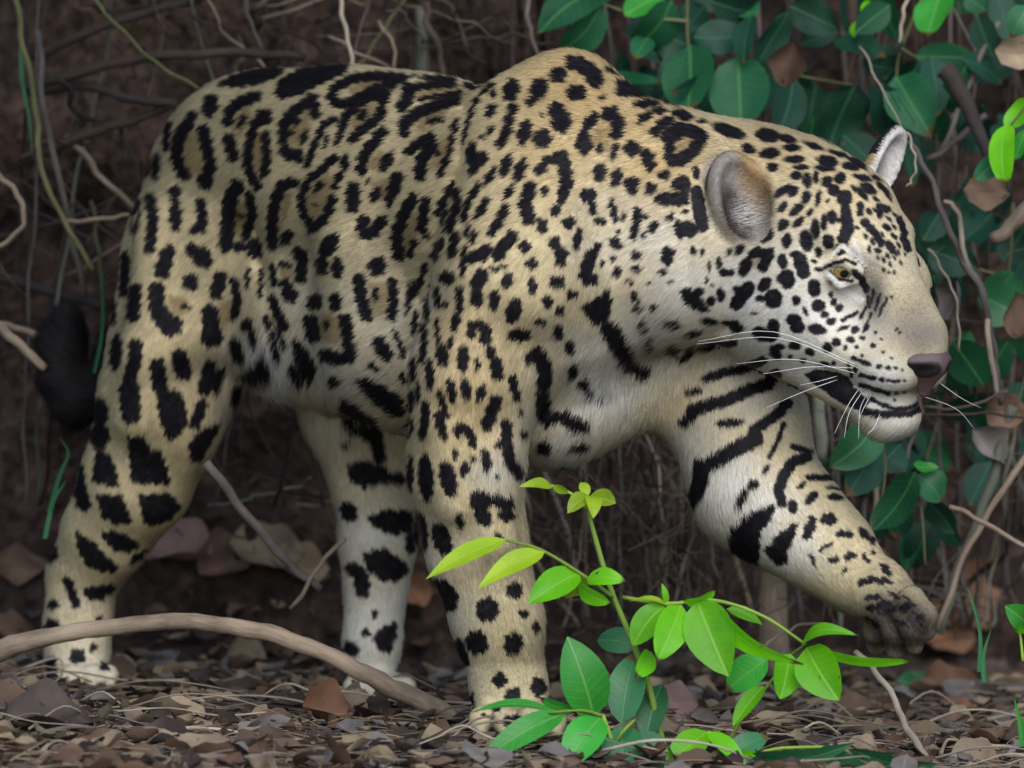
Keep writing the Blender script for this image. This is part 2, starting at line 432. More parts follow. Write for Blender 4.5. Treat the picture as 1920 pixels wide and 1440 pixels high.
# ------------------------------------------------------------------ the jaguar's own markings and dark lines along the shoulder fold, tile by tile (coordinates in a 3x enlarged tile of the coat)
TILES = {'A': (0, 0), 'B': (640, 0), 'C': (1280, 0), 'D': (0, 480), 'E': (640, 480), 'F': (1280, 480), 'G': (0, 960), 'H': (640, 960), 'I': (1280, 960)}
SPOTS = {
'A': """p 1225 480 1290 430 1400 390 1560 370 1620 380 1560 430 1450 470 1330 490;p 1540 520 1580 440 1700 380 1840 360 1960 355 1960 400 1800 470 1690 530 1570 560;
e 1180 595 70 45 -75;s 34 1280 680 1290 620 1340 580 1440 540;e 1360 680 40 20 -70;s 36 1285 780 1310 880;t 1300 700 1380 600 1420 640 1340 780;
e 1075 660 46 30 -60;s 38 1060 690 1005 770 990 880 1010 940 1035 980;s 36 1140 730 1165 830 1185 940 1150 1020;s 45 1145 1010 1155 1030;t 1040 760 1120 720 1150 850 1150 970 1080 990 1030 880;
e 1480 660 50 48 0;s 30 1430 700 1395 830 1390 930 1420 1010 1450 1050;s 28 1490 760 1500 900 1480 980;t 1430 740 1480 740 1490 940 1420 960;
s 34 1590 780 1600 690 1660 620 1760 550 1770 640;s 40 1600 850 1670 880;e 1665 685 28 20 -70;e 1710 770 40 20 -70;e 1640 750 14 14 0;t 1630 720 1740 620 1740 740 1690 840 1630 800;
s 22 1725 930 1760 830 1820 700 1880 670;s 13 1820 830 1840 770;s 20 1890 800 1920 740;
s 26 1880 890 1810 950 1730 1020 1690 1110 1700 1190 1750 1270;s 30 1750 1290 1830 1220 1870 1120;s 22 1910 980 1880 1050;e 1790 1050 38 22 -60;e 1770 1155 14 8 0;t 1740 1060 1840 980 1880 1020 1840 1160 1760 1220 1710 1150;
s 22 945 700 930 830;s 18 835 850 825 980;e 875 935 75 24 95;e 740 1090 55 18 100;s 24 775 1130 750 1290;s 32 845 1110 860 1230 840 1400;e 980 1085 36 40 0;e 985 1210 95 37 90;
s 30 1125 1140 1140 1230 1130 1290;e 1110 1290 50 26 -10;s 44 1330 1050 1290 1130 1280 1250 1270 1380;s 28 1400 1100 1420 1200 1380 1330;e 1350 1215 25 15 0;t 1320 1130 1400 1150 1400 1300 1310 1360;e 1350 1390 40 30 0;
s 34 1650 1030 1590 1040 1550 1120 1530 1230 1530 1380;t 1600 1080 1640 1100 1600 1240 1570 1300;e 1610 1340 48 32 -60;e 940 1425 55 38 -50;s 42 1080 1410 1140 1430;e 1430 1400 60 42 80;e 1680 1425 40 36 0;e 1850 1380 75 45 -55""",
'B': """s 30 350 440 200 425 60 440 -30 490 -60 540 -10 590 60 570 180 500 300 465;t 40 510 120 450 240 450 140 510 60 540;e 0 380 30 20 0;e 545 440 100 18 2;e 410 425 25 8 0;
s 38 370 500 380 540 340 600;s 24 370 490 500 480 640 470;s 15 440 560 580 530 680 515;e 740 480 60 20 -5;t 420 520 540 490 660 490 560 530 450 550;
s 28 0 720 20 660 100 580 200 530 260 530;s 30 230 560 220 650 130 720 60 780;e 118 645 36 26 -45;t 50 700 90 610 190 580 180 640 80 730;
s 36 350 740 350 690 420 640 540 590 640 560;s 20 490 680 560 670;t 420 700 520 620 600 610 560 670 440 740;s 30 375 850 430 810 500 770;
s 34 110 960 120 880 180 800 230 740;e 250 910 62 33 -60;t 150 930 200 840 230 860 190 960;s 38 440 980 450 900 510 810;s 20 550 990 600 870 640 680;e 540 860 18 18 0;t 500 940 560 800 610 780 560 950;
s 38 310 1000 285 1080;e 265 1130 40 22 80;e 190 1095 48 28 -60;t 170 1040 260 1010 240 1120 190 1130;e 145 1020 14 14 0;s 42 65 1060 60 1160;e 15 920 50 25 90;
s 34 110 1290 130 1320 180 1310 225 1240;e 125 1250 40 40 0;s 36 400 1120 350 1200 310 1320 320 1440;s 32 470 1140 450 1290;t 380 1220 430 1180 430 1290 370 1440 350 1360;
s 24 620 1040 570 1140 540 1200;s 28 640 1080 650 1160 600 1290;s 14 560 1260 590 1180;e 480 1330 20 16 0;s 26 560 1360 520 1440;s 30 640 1320 620 1430;s 20 410 1360 380 1440;
s 16 850 470 780 530 740 600 700 720 680 800;e 855 525 26 18 -70;e 840 620 42 28 -60;e 835 735 32 19 -60;e 790 770 14 16 0;s 29 970 600 940 680 930 740 890 810;
e 955 505 66 46 -70;e 1110 500 62 50 -80;e 1070 560 42 24 -60;e 1220 420 48 45 0;e 1320 520 58 45 0;s 45 1300 350 1370 370 1420 430;e 1430 440 60 46 80;
e 1215 625 55 50 80;e 1235 680 68 60 80;e 1130 780 56 54 0;e 1125 645 16 14 0;e 1030 745 72 38 -75;p 700 830 740 790 770 850 830 870 800 930 720 990 700 900;
s 32 1370 740 1390 690 1420 660;e 1365 810 58 52 80;e 1515 640 52 46 0;s 40 1560 690 1545 750;e 1455 835 28 20 -80;t 1420 740 1470 690 1510 750 1500 850 1420 800;
e 1535 850 50 20 -75;e 1635 835 50 46 0;s 38 1720 890 1735 930;e 1720 870 40 34 0;e 1470 545 22 12 -40;p 1555 440 1640 470 1740 545 1640 540 1550 540;e 1520 400 40 13 25;e 1715 580 68 26 -5;e 1790 620 38 22 0;e 1705 660 50 25 -35;s 32 1760 740 1800 700 1850 680;e 1840 560 70 22 25;e 1900 640 40 24 20;
e 835 990 60 22 -60;e 925 930 65 30 -70;e 1005 955 70 32 -70;e 940 1080 50 22 -60;s 28 1110 960 1160 900 1230 890;s 40 1240 880 1260 960 1270 1040;s 32 1255 1060 1240 1120;e 1205 1185 32 30 0;e 1140 1075 26 20 90;s 40 1060 1060 1030 1150 1055 1230;
e 1455 970 52 37 90;e 1545 1000 52 32 -75;e 1635 1035 44 40 0;e 1635 1075 24 28 0;e 1740 1060 36 33 0;e 1815 985 38 26 0;e 1390 1100 44 42 0;e 1415 1170 42 22 80;e 1530 1185 65 22 80;e 1455 1245 30 24 0;e 1585 1220 28 13 -80;s 24 1660 1190 1660 1260 1640 1330;e 1700 1215 20 20 0;e 1750 1280 36 26 -45;e 1850 1220 28 15 -50;e 1560 1300 14 14 0;e 1700 1320 20 12 -60;e 1900 1290 50 28 80;s 40 1800 1120 1920 1120;e 1895 1030 44 34 -60;
s 22 770 1040 710 1140 680 1240;e 790 1170 70 25 -60;e 745 1220 20 14 0;s 28 915 1170 890 1240 840 1310;s 38 960 1330 900 1400 880 1440;e 705 1300 45 18 -80;e 740 1335 38 20 -70;s 32 820 1400 760 1440;e 1030 1390 36 34 0;e 1130 1270 45 31 80;e 1280 1255 38 34 -30;e 1330 1345 60 24 -80;e 1200 1370 40 33 80;e 1240 1425 40 30 0;e 1430 1405 45 24 -50;e 1540 1370 45 26 35;e 1840 1420 40 30 0;e 1660 1430 30 18 0;s 30 1840 880 1850 800 1910 740;e 1900 890 40 28 0""",
'C': """p -10 610 70 655 40 680 -20 670;e 110 680 35 14 0;e 260 735 100 36 20;e 480 760 72 40 10;e 590 780 58 24 15;s 38 -60 900 -10 900 60 850 110 770 70 740 -20 720 -90 770;t -40 780 40 760 60 820 0 870 -50 850;e 10 1040 58 38 80;
e 75 970 40 22 80;s 38 80 1080 90 1160 110 1270;e 30 1290 55 48 30;e 60 1410 28 18 80;e 110 1420 12 20 0;e 15 1190 18 14 0;e 370 835 45 27 20;e 490 860 60 32 -5;e 615 830 50 23 0;e 630 895 60 23 0;e 505 940 34 28 0;e 665 940 48 17 0;e 740 820 60 17 20;e 880 865 66 15 18;e 815 905 62 33 10;e 800 945 60 20 5;e 640 985 34 27 0;e 700 1015 44 27 85;e 748 995 36 19 85;e 812 1022 34 33 0;e 945 935 50 23 15;e 885 1000 36 34 0;e 850 1070 38 33 0;e 910 1110 46 44 0;s 28 915 1140 920 1250;e 1015 1000 60 19 15;e 980 910 60 20 25;e 1045 1060 55 28 30;e 1130 1060 60 17 45;e 1010 1090 50 19 50;
e 560 1075 60 22 -35;e 620 1075 36 28 -60;e 695 1110 40 27 -75;e 762 1115 48 16 -80;e 815 1130 12 12 0;e 560 1165 36 23 -50;e 640 1180 50 25 -40;e 715 1195 26 15 -45;e 650 1250 40 23 -45;e 840 1220 40 29 85;e 795 1250 45 21 -85;e 745 1290 60 27 90;e 565 1265 38 30 -50;e 470 1325 48 33 -40;e 585 1355 44 29 -80;e 695 1355 64 38 80;e 455 1245 28 16 -40;e 360 1320 18 14 0;e 320 1405 36 23 -60;e 260 1420 26 15 -60;p 360 1445 430 1400 510 1400 510 1445;e 880 1240 18 14 0;s 36 920 1220 930 1290 905 1340;e 820 1360 44 34 80;e 890 1400 45 33 -20;e 890 1340 26 20 0;e 980 1280 14 12 0;
s 20 1000 1150 1000 1200;s 22 1020 1250 1080 1310 1120 1370;e 1130 1170 46 24 20;e 1110 1200 30 20 80;s 20 1220 1230 1250 1310;s 22 1240 1330 1270 1400;e 1150 1280 30 17 40;e 1170 1390 46 24 60;e 1050 1190 22 16 60;e 1070 1360 24 13 80;e 1100 1410 20 18 0;e 1190 1330 24 14 50;e 765 1420 30 20 80;e 640 1430 40 20 0;e 1040 1240 20 11 50;e 1075 1280 18 10 60;e 1160 1230 22 10 40;e 1190 1275 18 10 50;e 1030 1330 18 11 60;e 1050 1400 22 12 80;e 1125 1320 18 10 60;e 1215 1380 22 11 70;e 1200 1425 16 9 70;e 1155 1440 18 10 60;e 1085 1180 18 10 40;e 1195 1210 18 9 50;e 965 1060 26 14 60;e 1090 1000 40 12 30;e 1160 1110 30 10 50;e 950 850 40 11 18;e 1010 940 36 11 22;e 1090 1120 24 12 40""",
'D': """s 28 700 0 700 120 690 210;s 38 760 190 755 260 745 340;e 650 540 100 34 95;s 18 640 260 632 380;s 44 930 20 910 90;s 48 880 190 880 280;s 56 900 320 950 400;e 990 390 48 38 90;e 1140 20 60 48 40;e 1070 150 48 44 90;e 1045 285 26 15 0;s 40 1240 120 1215 210;s 26 1315 140 1335 240 1315 340;s 50 1180 320 1190 420;e 1190 460 66 56 0;t 1240 260 1300 260 1290 380 1230 400;t 940 220 1040 240 1060 320 980 340;
s 40 760 500 760 580 730 680;s 60 725 750 735 890;e 1385 395 40 35 80;s 38 1320 500 1340 580;e 1420 470 50 22 90;s 44 885 620 900 750;s 78 960 830 980 930;s 48 1010 570 1035 660;s 40 1000 960 965 1000;s 42 1180 630 1150 750;s 28 1240 660 1210 760;s 34 1140 840 1095 950;s 50 560 850 560 900;e 560 1010 80 56 90;s 42 430 1200 440 1300 470 1400;
p 540 1090 610 1110 650 1200 665 1300 600 1290 515 1270 530 1180;p 720 1020 810 1020 850 1090 910 1110 960 1285 830 1285 740 1275;p 540 1345 680 1350 740 1500 660 1510 580 1480;p 780 1350 960 1335 1020 1420 960 1480 870 1520 810 1500;p 1060 1060 1130 990 1250 930 1200 1030 1130 1160 1080 1160;
p 1330 690 1470 560 1520 640 1500 710 1400 720;e 1345 800 50 38 0;s 14 1390 80 1390 180;s 16 1465 90 1460 230;s 20 1530 60 1540 160;s 28 1530 240 1560 330 1600 400;s 22 1490 350 1530 460 1560 590;s 18 1560 420 1600 520;p 1640 500 1660 460 1720 530 1780 640 1740 730 1680 660;e 1630 220 48 48 0;s 36 1600 160 1630 230;s 34 1700 0 1690 130;e 1600 50 30 22 0;t 1570 60 1650 50 1660 130 1590 130;e 1810 50 60 36 90;e 1895 70 60 34 90;e 1770 260 50 42 -60;e 1885 260 54 35 90;s 44 1745 370 1760 450;e 1830 390 26 20 90;t 1800 320 1910 340 1900 500 1810 480;s 42 1830 560 1900 580;e 1880 710 36 30 0;s 26 1640 640 1680 720""",
'E': """e 200 60 52 54 0;s 38 100 130 110 230 140 340;s 31 285 150 290 250 280 340;e 190 220 38 18 95;t 150 160 250 150 250 330 190 350;s 38 20 360 30 450 50 560;e 40 580 40 30 0;s 42 210 490 250 560;s 18 300 430 330 500 350 570;e 180 630 34 16 45;p 80 700 140 690 240 740 340 800 350 900 290 910 200 840 100 740;p 0 800 80 840 200 940 240 1010 160 1050 60 1000 0 950;e 20 1060 28 20 0;s 38 200 1050 220 1140;p 30 1180 120 1150 260 1200 260 1270 130 1310 50 1260;s 36 260 1250 370 1260;
s 19 470 50 430 190;e 400 200 60 18 100;e 375 240 90 14 95;e 478 305 60 18 85;s 21 530 190 545 280;e 590 125 48 37 0;s 22 660 190 665 300;e 640 375 52 28 -75;e 685 30 90 20 95;e 410 380 70 18 95;s 21 460 400 465 480 450 590;s 15 535 360 540 480;e 565 560 64 36 80;e 610 490 36 16 -75;e 580 270 16 16 0;s 34 730 10 800 0;s 42 790 110 760 160;e 760 240 50 38 90;e 860 250 60 30 95;e 930 140 46 31 -65;e 860 75 26 22 0;e 910 62 20 13 0;e 1070 45 36 33 0;e 1235 20 44 31 90;e 1075 170 48 25 85;e 1215 148 44 35 10;s 38 1400 10 1370 110;e 1400 130 48 38 20;e 1465 45 13 13 0;e 1525 20 16 14 0;e 1550 90 28 27 0;e 1655 72 28 22 0;e 1660 10 26 14 0;e 1830 15 40 32 80;e 1805 92 20 17 0;e 1620 145 20 15 60;e 1650 235 36 19 70;e 1665 300 24 20 0;e 1750 290 20 17 0;e 1735 155 10 8 0;e 1850 150 14 7 0;
e 970 310 70 43 105;e 1160 260 34 33 0;e 1300 220 34 25 0;e 1230 310 30 26 90;e 1120 375 28 26 0;e 1220 435 44 27 90;s 29 740 390 730 440;s 36 810 410 810 470;e 770 390 40 24 0;e 1000 450 66 38 -8;e 840 545 36 28 90;s 36 870 600 880 670;e 765 610 36 17 90;e 685 580 74 33 90;e 1285 520 38 29 70;s 50 1105 560 1140 620;s 44 1150 680 1140 720;e 1060 580 30 28 0;e 1305 655 46 27 105;e 1365 730 38 36 0;e 1405 780 20 18 0;e 1460 820 20 17 0;e 495 670 85 24 88;e 400 640 70 20 92;e 350 690 36 22 80;e 618 760 66 26 80;e 700 750 62 30 82;e 785 775 50 26 105;s 26 965 690 970 740 990 800;s 38 870 820 840 900 820 950;e 390 810 60 19 98;e 430 770 60 13 90;s 20 550 770 590 900;s 31 550 900 560 970;e 570 1000 36 24 80;s 26 470 840 470 930 450 1010;e 380 965 50 26 100;
e 660 985 38 30 80;s 25 680 960 730 1010 740 1060;e 640 1120 28 17 90;e 695 1200 42 29 100;e 740 1150 20 13 80;e 815 1150 68 27 80;s 34 930 950 930 1060 950 1160 1000 1230;e 890 1060 26 24 0;e 1010 885 18 12 90;e 1030 1005 25 24 0;e 1140 1085 44 42 0;p 1100 770 1170 760 1180 880 1240 880 1300 890 1400 950 1400 990 1320 1000 1230 940 1150 970 1100 900;e 1340 1085 60 26 -10;e 1260 1200 30 18 0;p 1350 290 1420 250 1500 190 1520 260 1500 370 1440 400;s 54 1510 420 1550 490 1600 560;s 42 1610 590 1640 640 1700 660;e 1690 390 26 21 0;e 1710 430 16 13 0;s 19 1730 480 1750 530;e 1860 390 50 23 10;e 1870 540 38 28 70;
e 475 1250 130 42 86;e 600 1255 100 47 75;e 385 1220 100 18 92;e 780 1385 66 58 80;s 38 870 1380 940 1395;e 880 1240 13 13 0""",
'F': """p -20 200 40 180 110 250 150 310 100 315 20 270;e 95 200 30 23 0;e 150 60 30 9 90;e 135 135 20 9 90;e 165 165 10 9 0;e 160 255 30 27 0;e 205 40 36 17 90;e 235 95 30 25 0;e 270 95 22 21 0;e 215 220 40 25 80;e 352 60 60 34 -65;s 26 390 -5 420 -30;s 32 450 60 480 0;t 390 60 420 0 450 -20 430 60;e 560 30 45 29 80;e 588 130 58 44 80;e 555 125 30 28 0;s 40 660 20 680 90;
e 460 160 48 33 -50;s 38 370 180 300 270;e 305 190 28 23 0;e 510 240 56 52 90;e 440 240 30 21 0;e 640 250 30 25 90;e 690 310 28 12 60;e 740 30 16 14 0;e 765 75 24 15 0;e 740 180 52 37 85;e 765 280 42 35 0;e 835 215 20 13 90;e 850 258 24 19 90;e 880 292 24 22 0;e 800 330 26 20 0;e 835 368 30 22 -15;e 905 405 36 13 -20;e 970 415 28 20 -50;e 1030 405 30 15 -60;e 945 470 24 21 0;e 1010 460 16 13 0;e 915 515 16 13 90;e 980 510 12 11 0;e 1070 505 16 15 0;e 1125 540 10 8 0;e 1175 575 8 8 0;s 12 900 360 980 320;s 9 1000 350 1030 290;
e 625 360 44 36 0;e 645 400 42 38 0;e 755 412 55 31 10;s 34 510 385 510 440;e 440 440 54 42 20;e 490 460 40 28 0;e 815 515 32 29 90;e 865 485 28 25 0;e 630 505 36 25 0;e 715 540 28 23 20;e 675 590 18 16 0;e 520 545 46 30 60;e 540 515 36 20 0;e 800 610 30 17 10;e 850 605 15 13 0;e 605 565 14 12 0;e 300 400 45 32 30;e 250 380 30 17 0;e 150 370 50 23 10;e 400 325 18 8 0;
s 13 960 575 1050 610;e 1105 622 20 13 10;e 1157 628 16 13 0;e 1198 632 12 10 0;e 1236 640 8 8 0;s 13 1000 670 1080 690;e 1120 695 18 15 0;s 9 1150 702 1220 705;e 1250 700 9 8 0;s 12 1000 725 1080 750 1160 775;e 1205 772 12 10 0;e 1250 770 8 8 0;e 1190 810 8 8 0;s 10 930 610 950 680;e 970 640 20 13 90;
s 10 795 70 840 45 920 22 975 45;s 20 965 90 1005 130 1035 190;s 11 830 90 880 130 950 140;d 690 670 760 640 870 660 930 680 960 740 1050 820 1000 870 900 830 800 760 720 700;s 13 1050 800 1120 835 1200 862 1290 852 1350 805;d 990 850 1100 870 1280 875 1370 820 1380 845 1290 900 1120 910 1000 890;
e 60 440 50 19 -10;s 22 110 525 200 500 290 490;s 18 0 590 30 570 60 520;s 26 130 690 250 650 340 640 450 590;s 36 520 670 480 720 380 750 250 810 150 840 50 870;s 20 30 770 90 755;e 265 940 80 25 -5;s 30 0 940 50 910;s 32 590 830 530 890 450 950 400 980;s 46 410 1030 330 1070 240 1120 160 1170;s 46 100 1180 100 1260 70 1340;s 32 60 1340 40 1400;s 14 570 940 540 1030 490 1130;s 32 700 1130 620 1160 570 1230 540 1320;s 28 540 1320 560 1390;e 470 1200 34 15 -55;e 395 1290 38 27 -40;s 22 350 1330 310 1410;s 18 620 1070 720 1100;s 18 710 1245 840 1245;e 670 1290 30 15 -40;e 855 1305 45 10 5;e 725 1360 50 25 -45;e 860 1355 45 21 5;e 620 1410 40 28 80;s 8 1075 190 1060 260;s 8 1110 215 1085 300;s 7 1130 265 1105 335;s 7 1062 320 1035 385;s 9 1040 225 1048 290;s 6 1150 235 1135 280;e 1175 228 9 8 0;e 1203 412 11 9 0;e 1222 432 9 8 0;e 1085 430 9 8 0;e 1010 560 9 8 0;e 1120 470 8 7 0;e 1100 10 13 8 60;e 1130 22 18 11 80;e 1168 45 15 9 70;e 1190 10 14 9 60;e 1160 92 11 9 0;e 1192 92 13 9 70;e 1130 80 14 9 80;e 1228 38 14 8 70;e 1215 -20 16 9 70;e 1090 -30 15 10 50;e 1250 -10 12 7 80;w 15 820 105 880 165 950 215 1005 245;w 12 850 -20 900 -60 950 -20 1000 40;w 10 960 -90 1000 0 1010 60""",
'G': """p 425 110 520 170 600 250 665 320 640 340 560 335 490 300 440 210;p 570 120 650 110 740 150 790 190 720 230 650 220 590 170;p 840 210 790 270 720 300 760 240;e 290 230 50 36 90;s 28 380 390 430 520;p 465 430 640 410 650 440 570 500 490 490;e 300 520 30 28 0;e 290 640 44 38 0;e 560 600 20 18 0;e 435 810 44 42 0;e 525 765 24 19 0;e 590 870 30 23 30;s 36 280 850 300 960""",
'H': """e 40 0 60 46 60;p 150 30 250 -10 400 0 400 110 290 130 180 80;p 120 240 230 205 300 240 385 320 330 390 230 390 150 330;e 115 400 88 46 85;s 40 60 320 110 360;e 185 575 24 18 90;e 140 680 24 23 0;p 180 710 220 660 310 620 310 700 270 800 220 780;e 55 770 50 38 50;e 70 965 18 17 0;e 205 1070 48 27 -25;e 390 180 60 28 90;
e 448 115 110 38 85;e 565 155 95 50 70;e 665 55 45 22 80;e 800 30 55 46 50;e 930 20 50 38 0;e 885 135 26 18 20;p 500 380 570 380 650 450 660 490 630 560 590 570 530 470;e 822 550 70 65 90;e 975 445 46 45 0;e 1025 575 28 25 0;e 1100 650 36 21 80;e 760 738 72 63 70;e 970 745 64 53 100;s 30 655 740 690 840;e 890 945 43 42 0;e 965 1025 46 35 -20;e 1110 985 54 45 80;e 870 1100 30 20 0;e 960 1175 50 33 -10;e 730 1050 30 14 90;e 830 1265 30 22 0;e 1110 1270 50 23 0;e 810 1145 18 12 0;e 1215 1160 14 12 0""",
'I': """p 260 130 300 80 400 0 520 -40 500 30 430 120 430 220 420 290 320 300 260 220;p 460 220 520 150 600 80 650 60 620 150 580 240 590 290 520 300;s 28 730 50 700 130;e 820 40 46 35 0;e 910 125 46 21 5;s 22 1010 110 1070 160;e 940 250 36 21 -20;s 13 780 210 830 180;e 850 270 28 17 -30;s 15 1020 240 1040 280;e 1140 320 40 21 50;e 1075 230 16 12 20;s 19 1000 400 1060 380 1160 390;e 1070 480 40 17 -10;e 1060 540 28 19 0;e 1130 520 40 26 -20;e 1250 540 40 25 -30;e 910 330 14 12 0;s 11 740 290 720 240;e 1190 470 30 12 20;s 13 1130 570 1200 540;s 11 1040 600 1100 640;s 11 1200 610 1260 640;s 9 1300 560 1340 640;s 10 1250 480 1300 520;s 10 1080 540 1110 570;e 1340 590 26 12 40""",
}
MASK = np.zeros((1440, 1920), np.float32)     # black markings and the dark shoulder fold lines
PALE = np.zeros((1440, 1920), np.float32)    # white streaks
TAN = np.zeros((1440, 1920), np.float32)      # darker tawny inside the rosettes
def _paint(kind, v, ox, oy):
    if kind == 'e':
        x, y, a, b, ang = v
        lim = max(a, b) / 3 + 4
        bx = (x / 3 + ox - lim, x / 3 + ox + lim, y / 3 + oy - lim, y / 3 + oy + lim)
    elif kind in 'sw':
        r, pts = v[0] / 3, np.array(v[1:]).reshape(-1, 2) / 3 + (ox, oy)
        bx = (pts[:, 0].min() - r - 4, pts[:, 0].max() + r + 4, pts[:, 1].min() - r - 4, pts[:, 1].max() + r + 4)
    else:
        pts = np.array(v).reshape(-1, 2) / 3 + (ox, oy)
        bx = (pts[:, 0].min() - 4, pts[:, 0].max() + 4, pts[:, 1].min() - 4, pts[:, 1].max() + 4)
    x0, x1 = max(int(bx[0]), 0), min(int(bx[1]) + 1, 1920); y0, y1 = max(int(bx[2]), 0), min(int(bx[3]) + 1, 1440)
    if x1 <= x0 or y1 <= y0: return
    X, Y = np.meshgrid(np.arange(x0, x1) + .5, np.arange(y0, y1) + .5)
    hw = .4 if oy < 960 and ox == 1280 else 1
    X = X + hw * 2.0 * np.sin(Y * .33 + X * .11) + hw * 1.4 * np.sin(Y * .9 + 2)
    Y = Y + hw * 2.0 * np.sin(X * .29 - Y * .13 + 1) + hw * 1.4 * np.sin(X * .83)
    if kind == 'e':
        t = math.radians(ang); c, s = math.cos(t), math.sin(t)
        dx, dy = X - (x / 3 + ox), Y - (y / 3 + oy)
        p, q = dx * c + dy * s, -dx * s + dy * c
        A, B = a / 3, b / 3
        d = (np.sqrt((p / A) ** 2 + (q / B) ** 2) - 1) * min(A, B)
    elif kind in 'sw':
        d = np.full(X.shape, 1e3)
        for (ax, ay), (bx_, by) in zip(pts[:-1], pts[1:]):
            l2 = (bx_ - ax) ** 2 + (by - ay) ** 2 + 1e-6
            h = np.clip(((X - ax) * (bx_ - ax) + (Y - ay) * (by - ay)) / l2, 0, 1)
            d = np.minimum(d, np.hypot(X - ax - h * (bx_ - ax), Y - ay - h * (by - ay)) - r)
    else:
        ins = np.zeros(X.shape, bool); d = np.full(X.shape, 1e3)
        for (ax, ay), (bx_, by) in zip(pts, np.roll(pts, -1, 0)):
            l2 = (bx_ - ax) ** 2 + (by - ay) ** 2 + 1e-6
            h = np.clip(((X - ax) * (bx_ - ax) + (Y - ay) * (by - ay)) / l2, 0, 1)
            d = np.minimum(d, np.hypot(X - ax - h * (bx_ - ax), Y - ay - h * (by - ay)))
            if by != ay:
                ins ^= ((ay > Y) != (by > Y)) & (X < (bx_ - ax) * (Y - ay) / (by - ay) + ax)
        d = np.where(ins, -d, d) - 1.5
    m = np.clip(.5 - (d - (0.5 if oy < 960 and ox == 1280 else 1.1 if kind == 'e' else .3)) / 3.0, 0, 1) if kind != 't' else np.clip(.5 - d / 9.0, 0, 1)
    if kind == 'w':
        MASK[y0:y1, x0:x1] *= 1 - m
    T = TAN if kind == 't' else PALE if kind == 'w' else MASK
    T[y0:y1, x0:x1] = np.maximum(T[y0:y1, x0:x1], m)
for tk, txt in SPOTS.items():
    for ent in txt.replace('\n', '').split(';'):
        f = ent.split()
        if f:
            _paint(f[0], [float(q) for q in f[1:]], *TILES[tk])
def sample(img, u, v):
    x = np.clip(u - .5, 0, 1918.9); y = np.clip(v - .5, 0, 1438.9)
    i, j = x.astype(int), y.astype(int); fx, fy = x - i, y - j
    return (img[j, i] * (1 - fx) + img[j, i + 1] * fx) * (1 - fy) + (img[j + 1, i] * (1 - fx) + img[j + 1, i + 1] * fx) * fy
# ------------------------------------------------------------------ jaguar body mesh
from mathutils.bvhtree import BVHTree
_D, _lo = build_field(PR)
_g = np.stack(np.meshgrid(*[_lo[i] + np.arange(_D.shape[i]) * GS for i in range(3)], indexing='ij'), -1).astype(np.float32)
_D += .0045 * np.clip((np.linalg.norm(_g - HO.astype(np.float32), axis=-1) - .12) / .10, 0, 1)     # room for the fur's thickness
for pts_, r_ in FOLDS:
    q_ = np.array([W(*p_) for p_ in pts_])
    for a_, b_ in zip(q_[:-1], q_[1:]):
        ba = (b_ - a_).astype(np.float32); w_ = _g - a_.astype(np.float32)
        h_ = np.clip((w_ @ ba) / (ba @ ba), 0, 1)
        w_ -= h_[..., None] * ba
        # a groove wherever the surface passes the fold line, measured across the picture plane
        along = w_ @ FWD.astype(np.float32)
        d2 = np.maximum((w_ * w_).sum(-1) - along * along, 0)
        _D += .0045 * np.exp(-d2 / (r_ * SC) ** 2) * (np.abs(along) < .09)
del _g, w_, h_, d2, along
BV, BQ = surface_nets(_D, _lo)
del _D
def vnormals(V, Q):
    n = np.cross(V[Q[:, 2]] - V[Q[:, 0]], V[Q[:, 3]] - V[Q[:, 1]])
    N = np.zeros_like(V)
    for k in range(4):
        for a in range(3):
            N[:, a] += np.bincount(Q[:, k], n[:, a], len(V))
    return N / (np.linalg.norm(N, axis=1, keepdims=True) + 1e-12)
BN = vnormals(BV, BQ)
bvh = BVHTree.FromPolygons([Vector(v) for v in BV], [tuple(int(i) for i in q) for q in BQ])
def hit(u, v, back=None):
    o = Vector(CAM); d = (Vector(W(u, v, 0)) - o).normalized()
    loc, nor, idx, dist = bvh.ray_cast(o, d)
    if loc is None:
        loc = bvh.find_nearest(Vector(W(u, v, -.05)))[0]
    return np.array(loc)

# which points the photograph shows (the rest gets the same kind of coat, scattered)
bu, bv_, bd = project(BV)
gi = np.clip((bu / 4).astype(int), -60, 560) + 60; gj = np.clip((bv_ / 4).astype(int), -60, 460) + 60
zb = np.full((640, 540), 9.0); np.minimum.at(zb, (gi, gj), bd)
zm = zb.copy()
for dx in (-1, 0, 1):
    for dy in (-1, 0, 1):
        zm = np.minimum(zm, np.roll(zb, (dx, dy), (0, 1)))
vdir = CAM - BV; vdir /= np.linalg.norm(vdir, axis=1, keepdims=True)
facing = (BN * vdir).sum(1)
VIS = ((bd < zm[gi, gj] + .035) & (facing > .02)).astype(float)

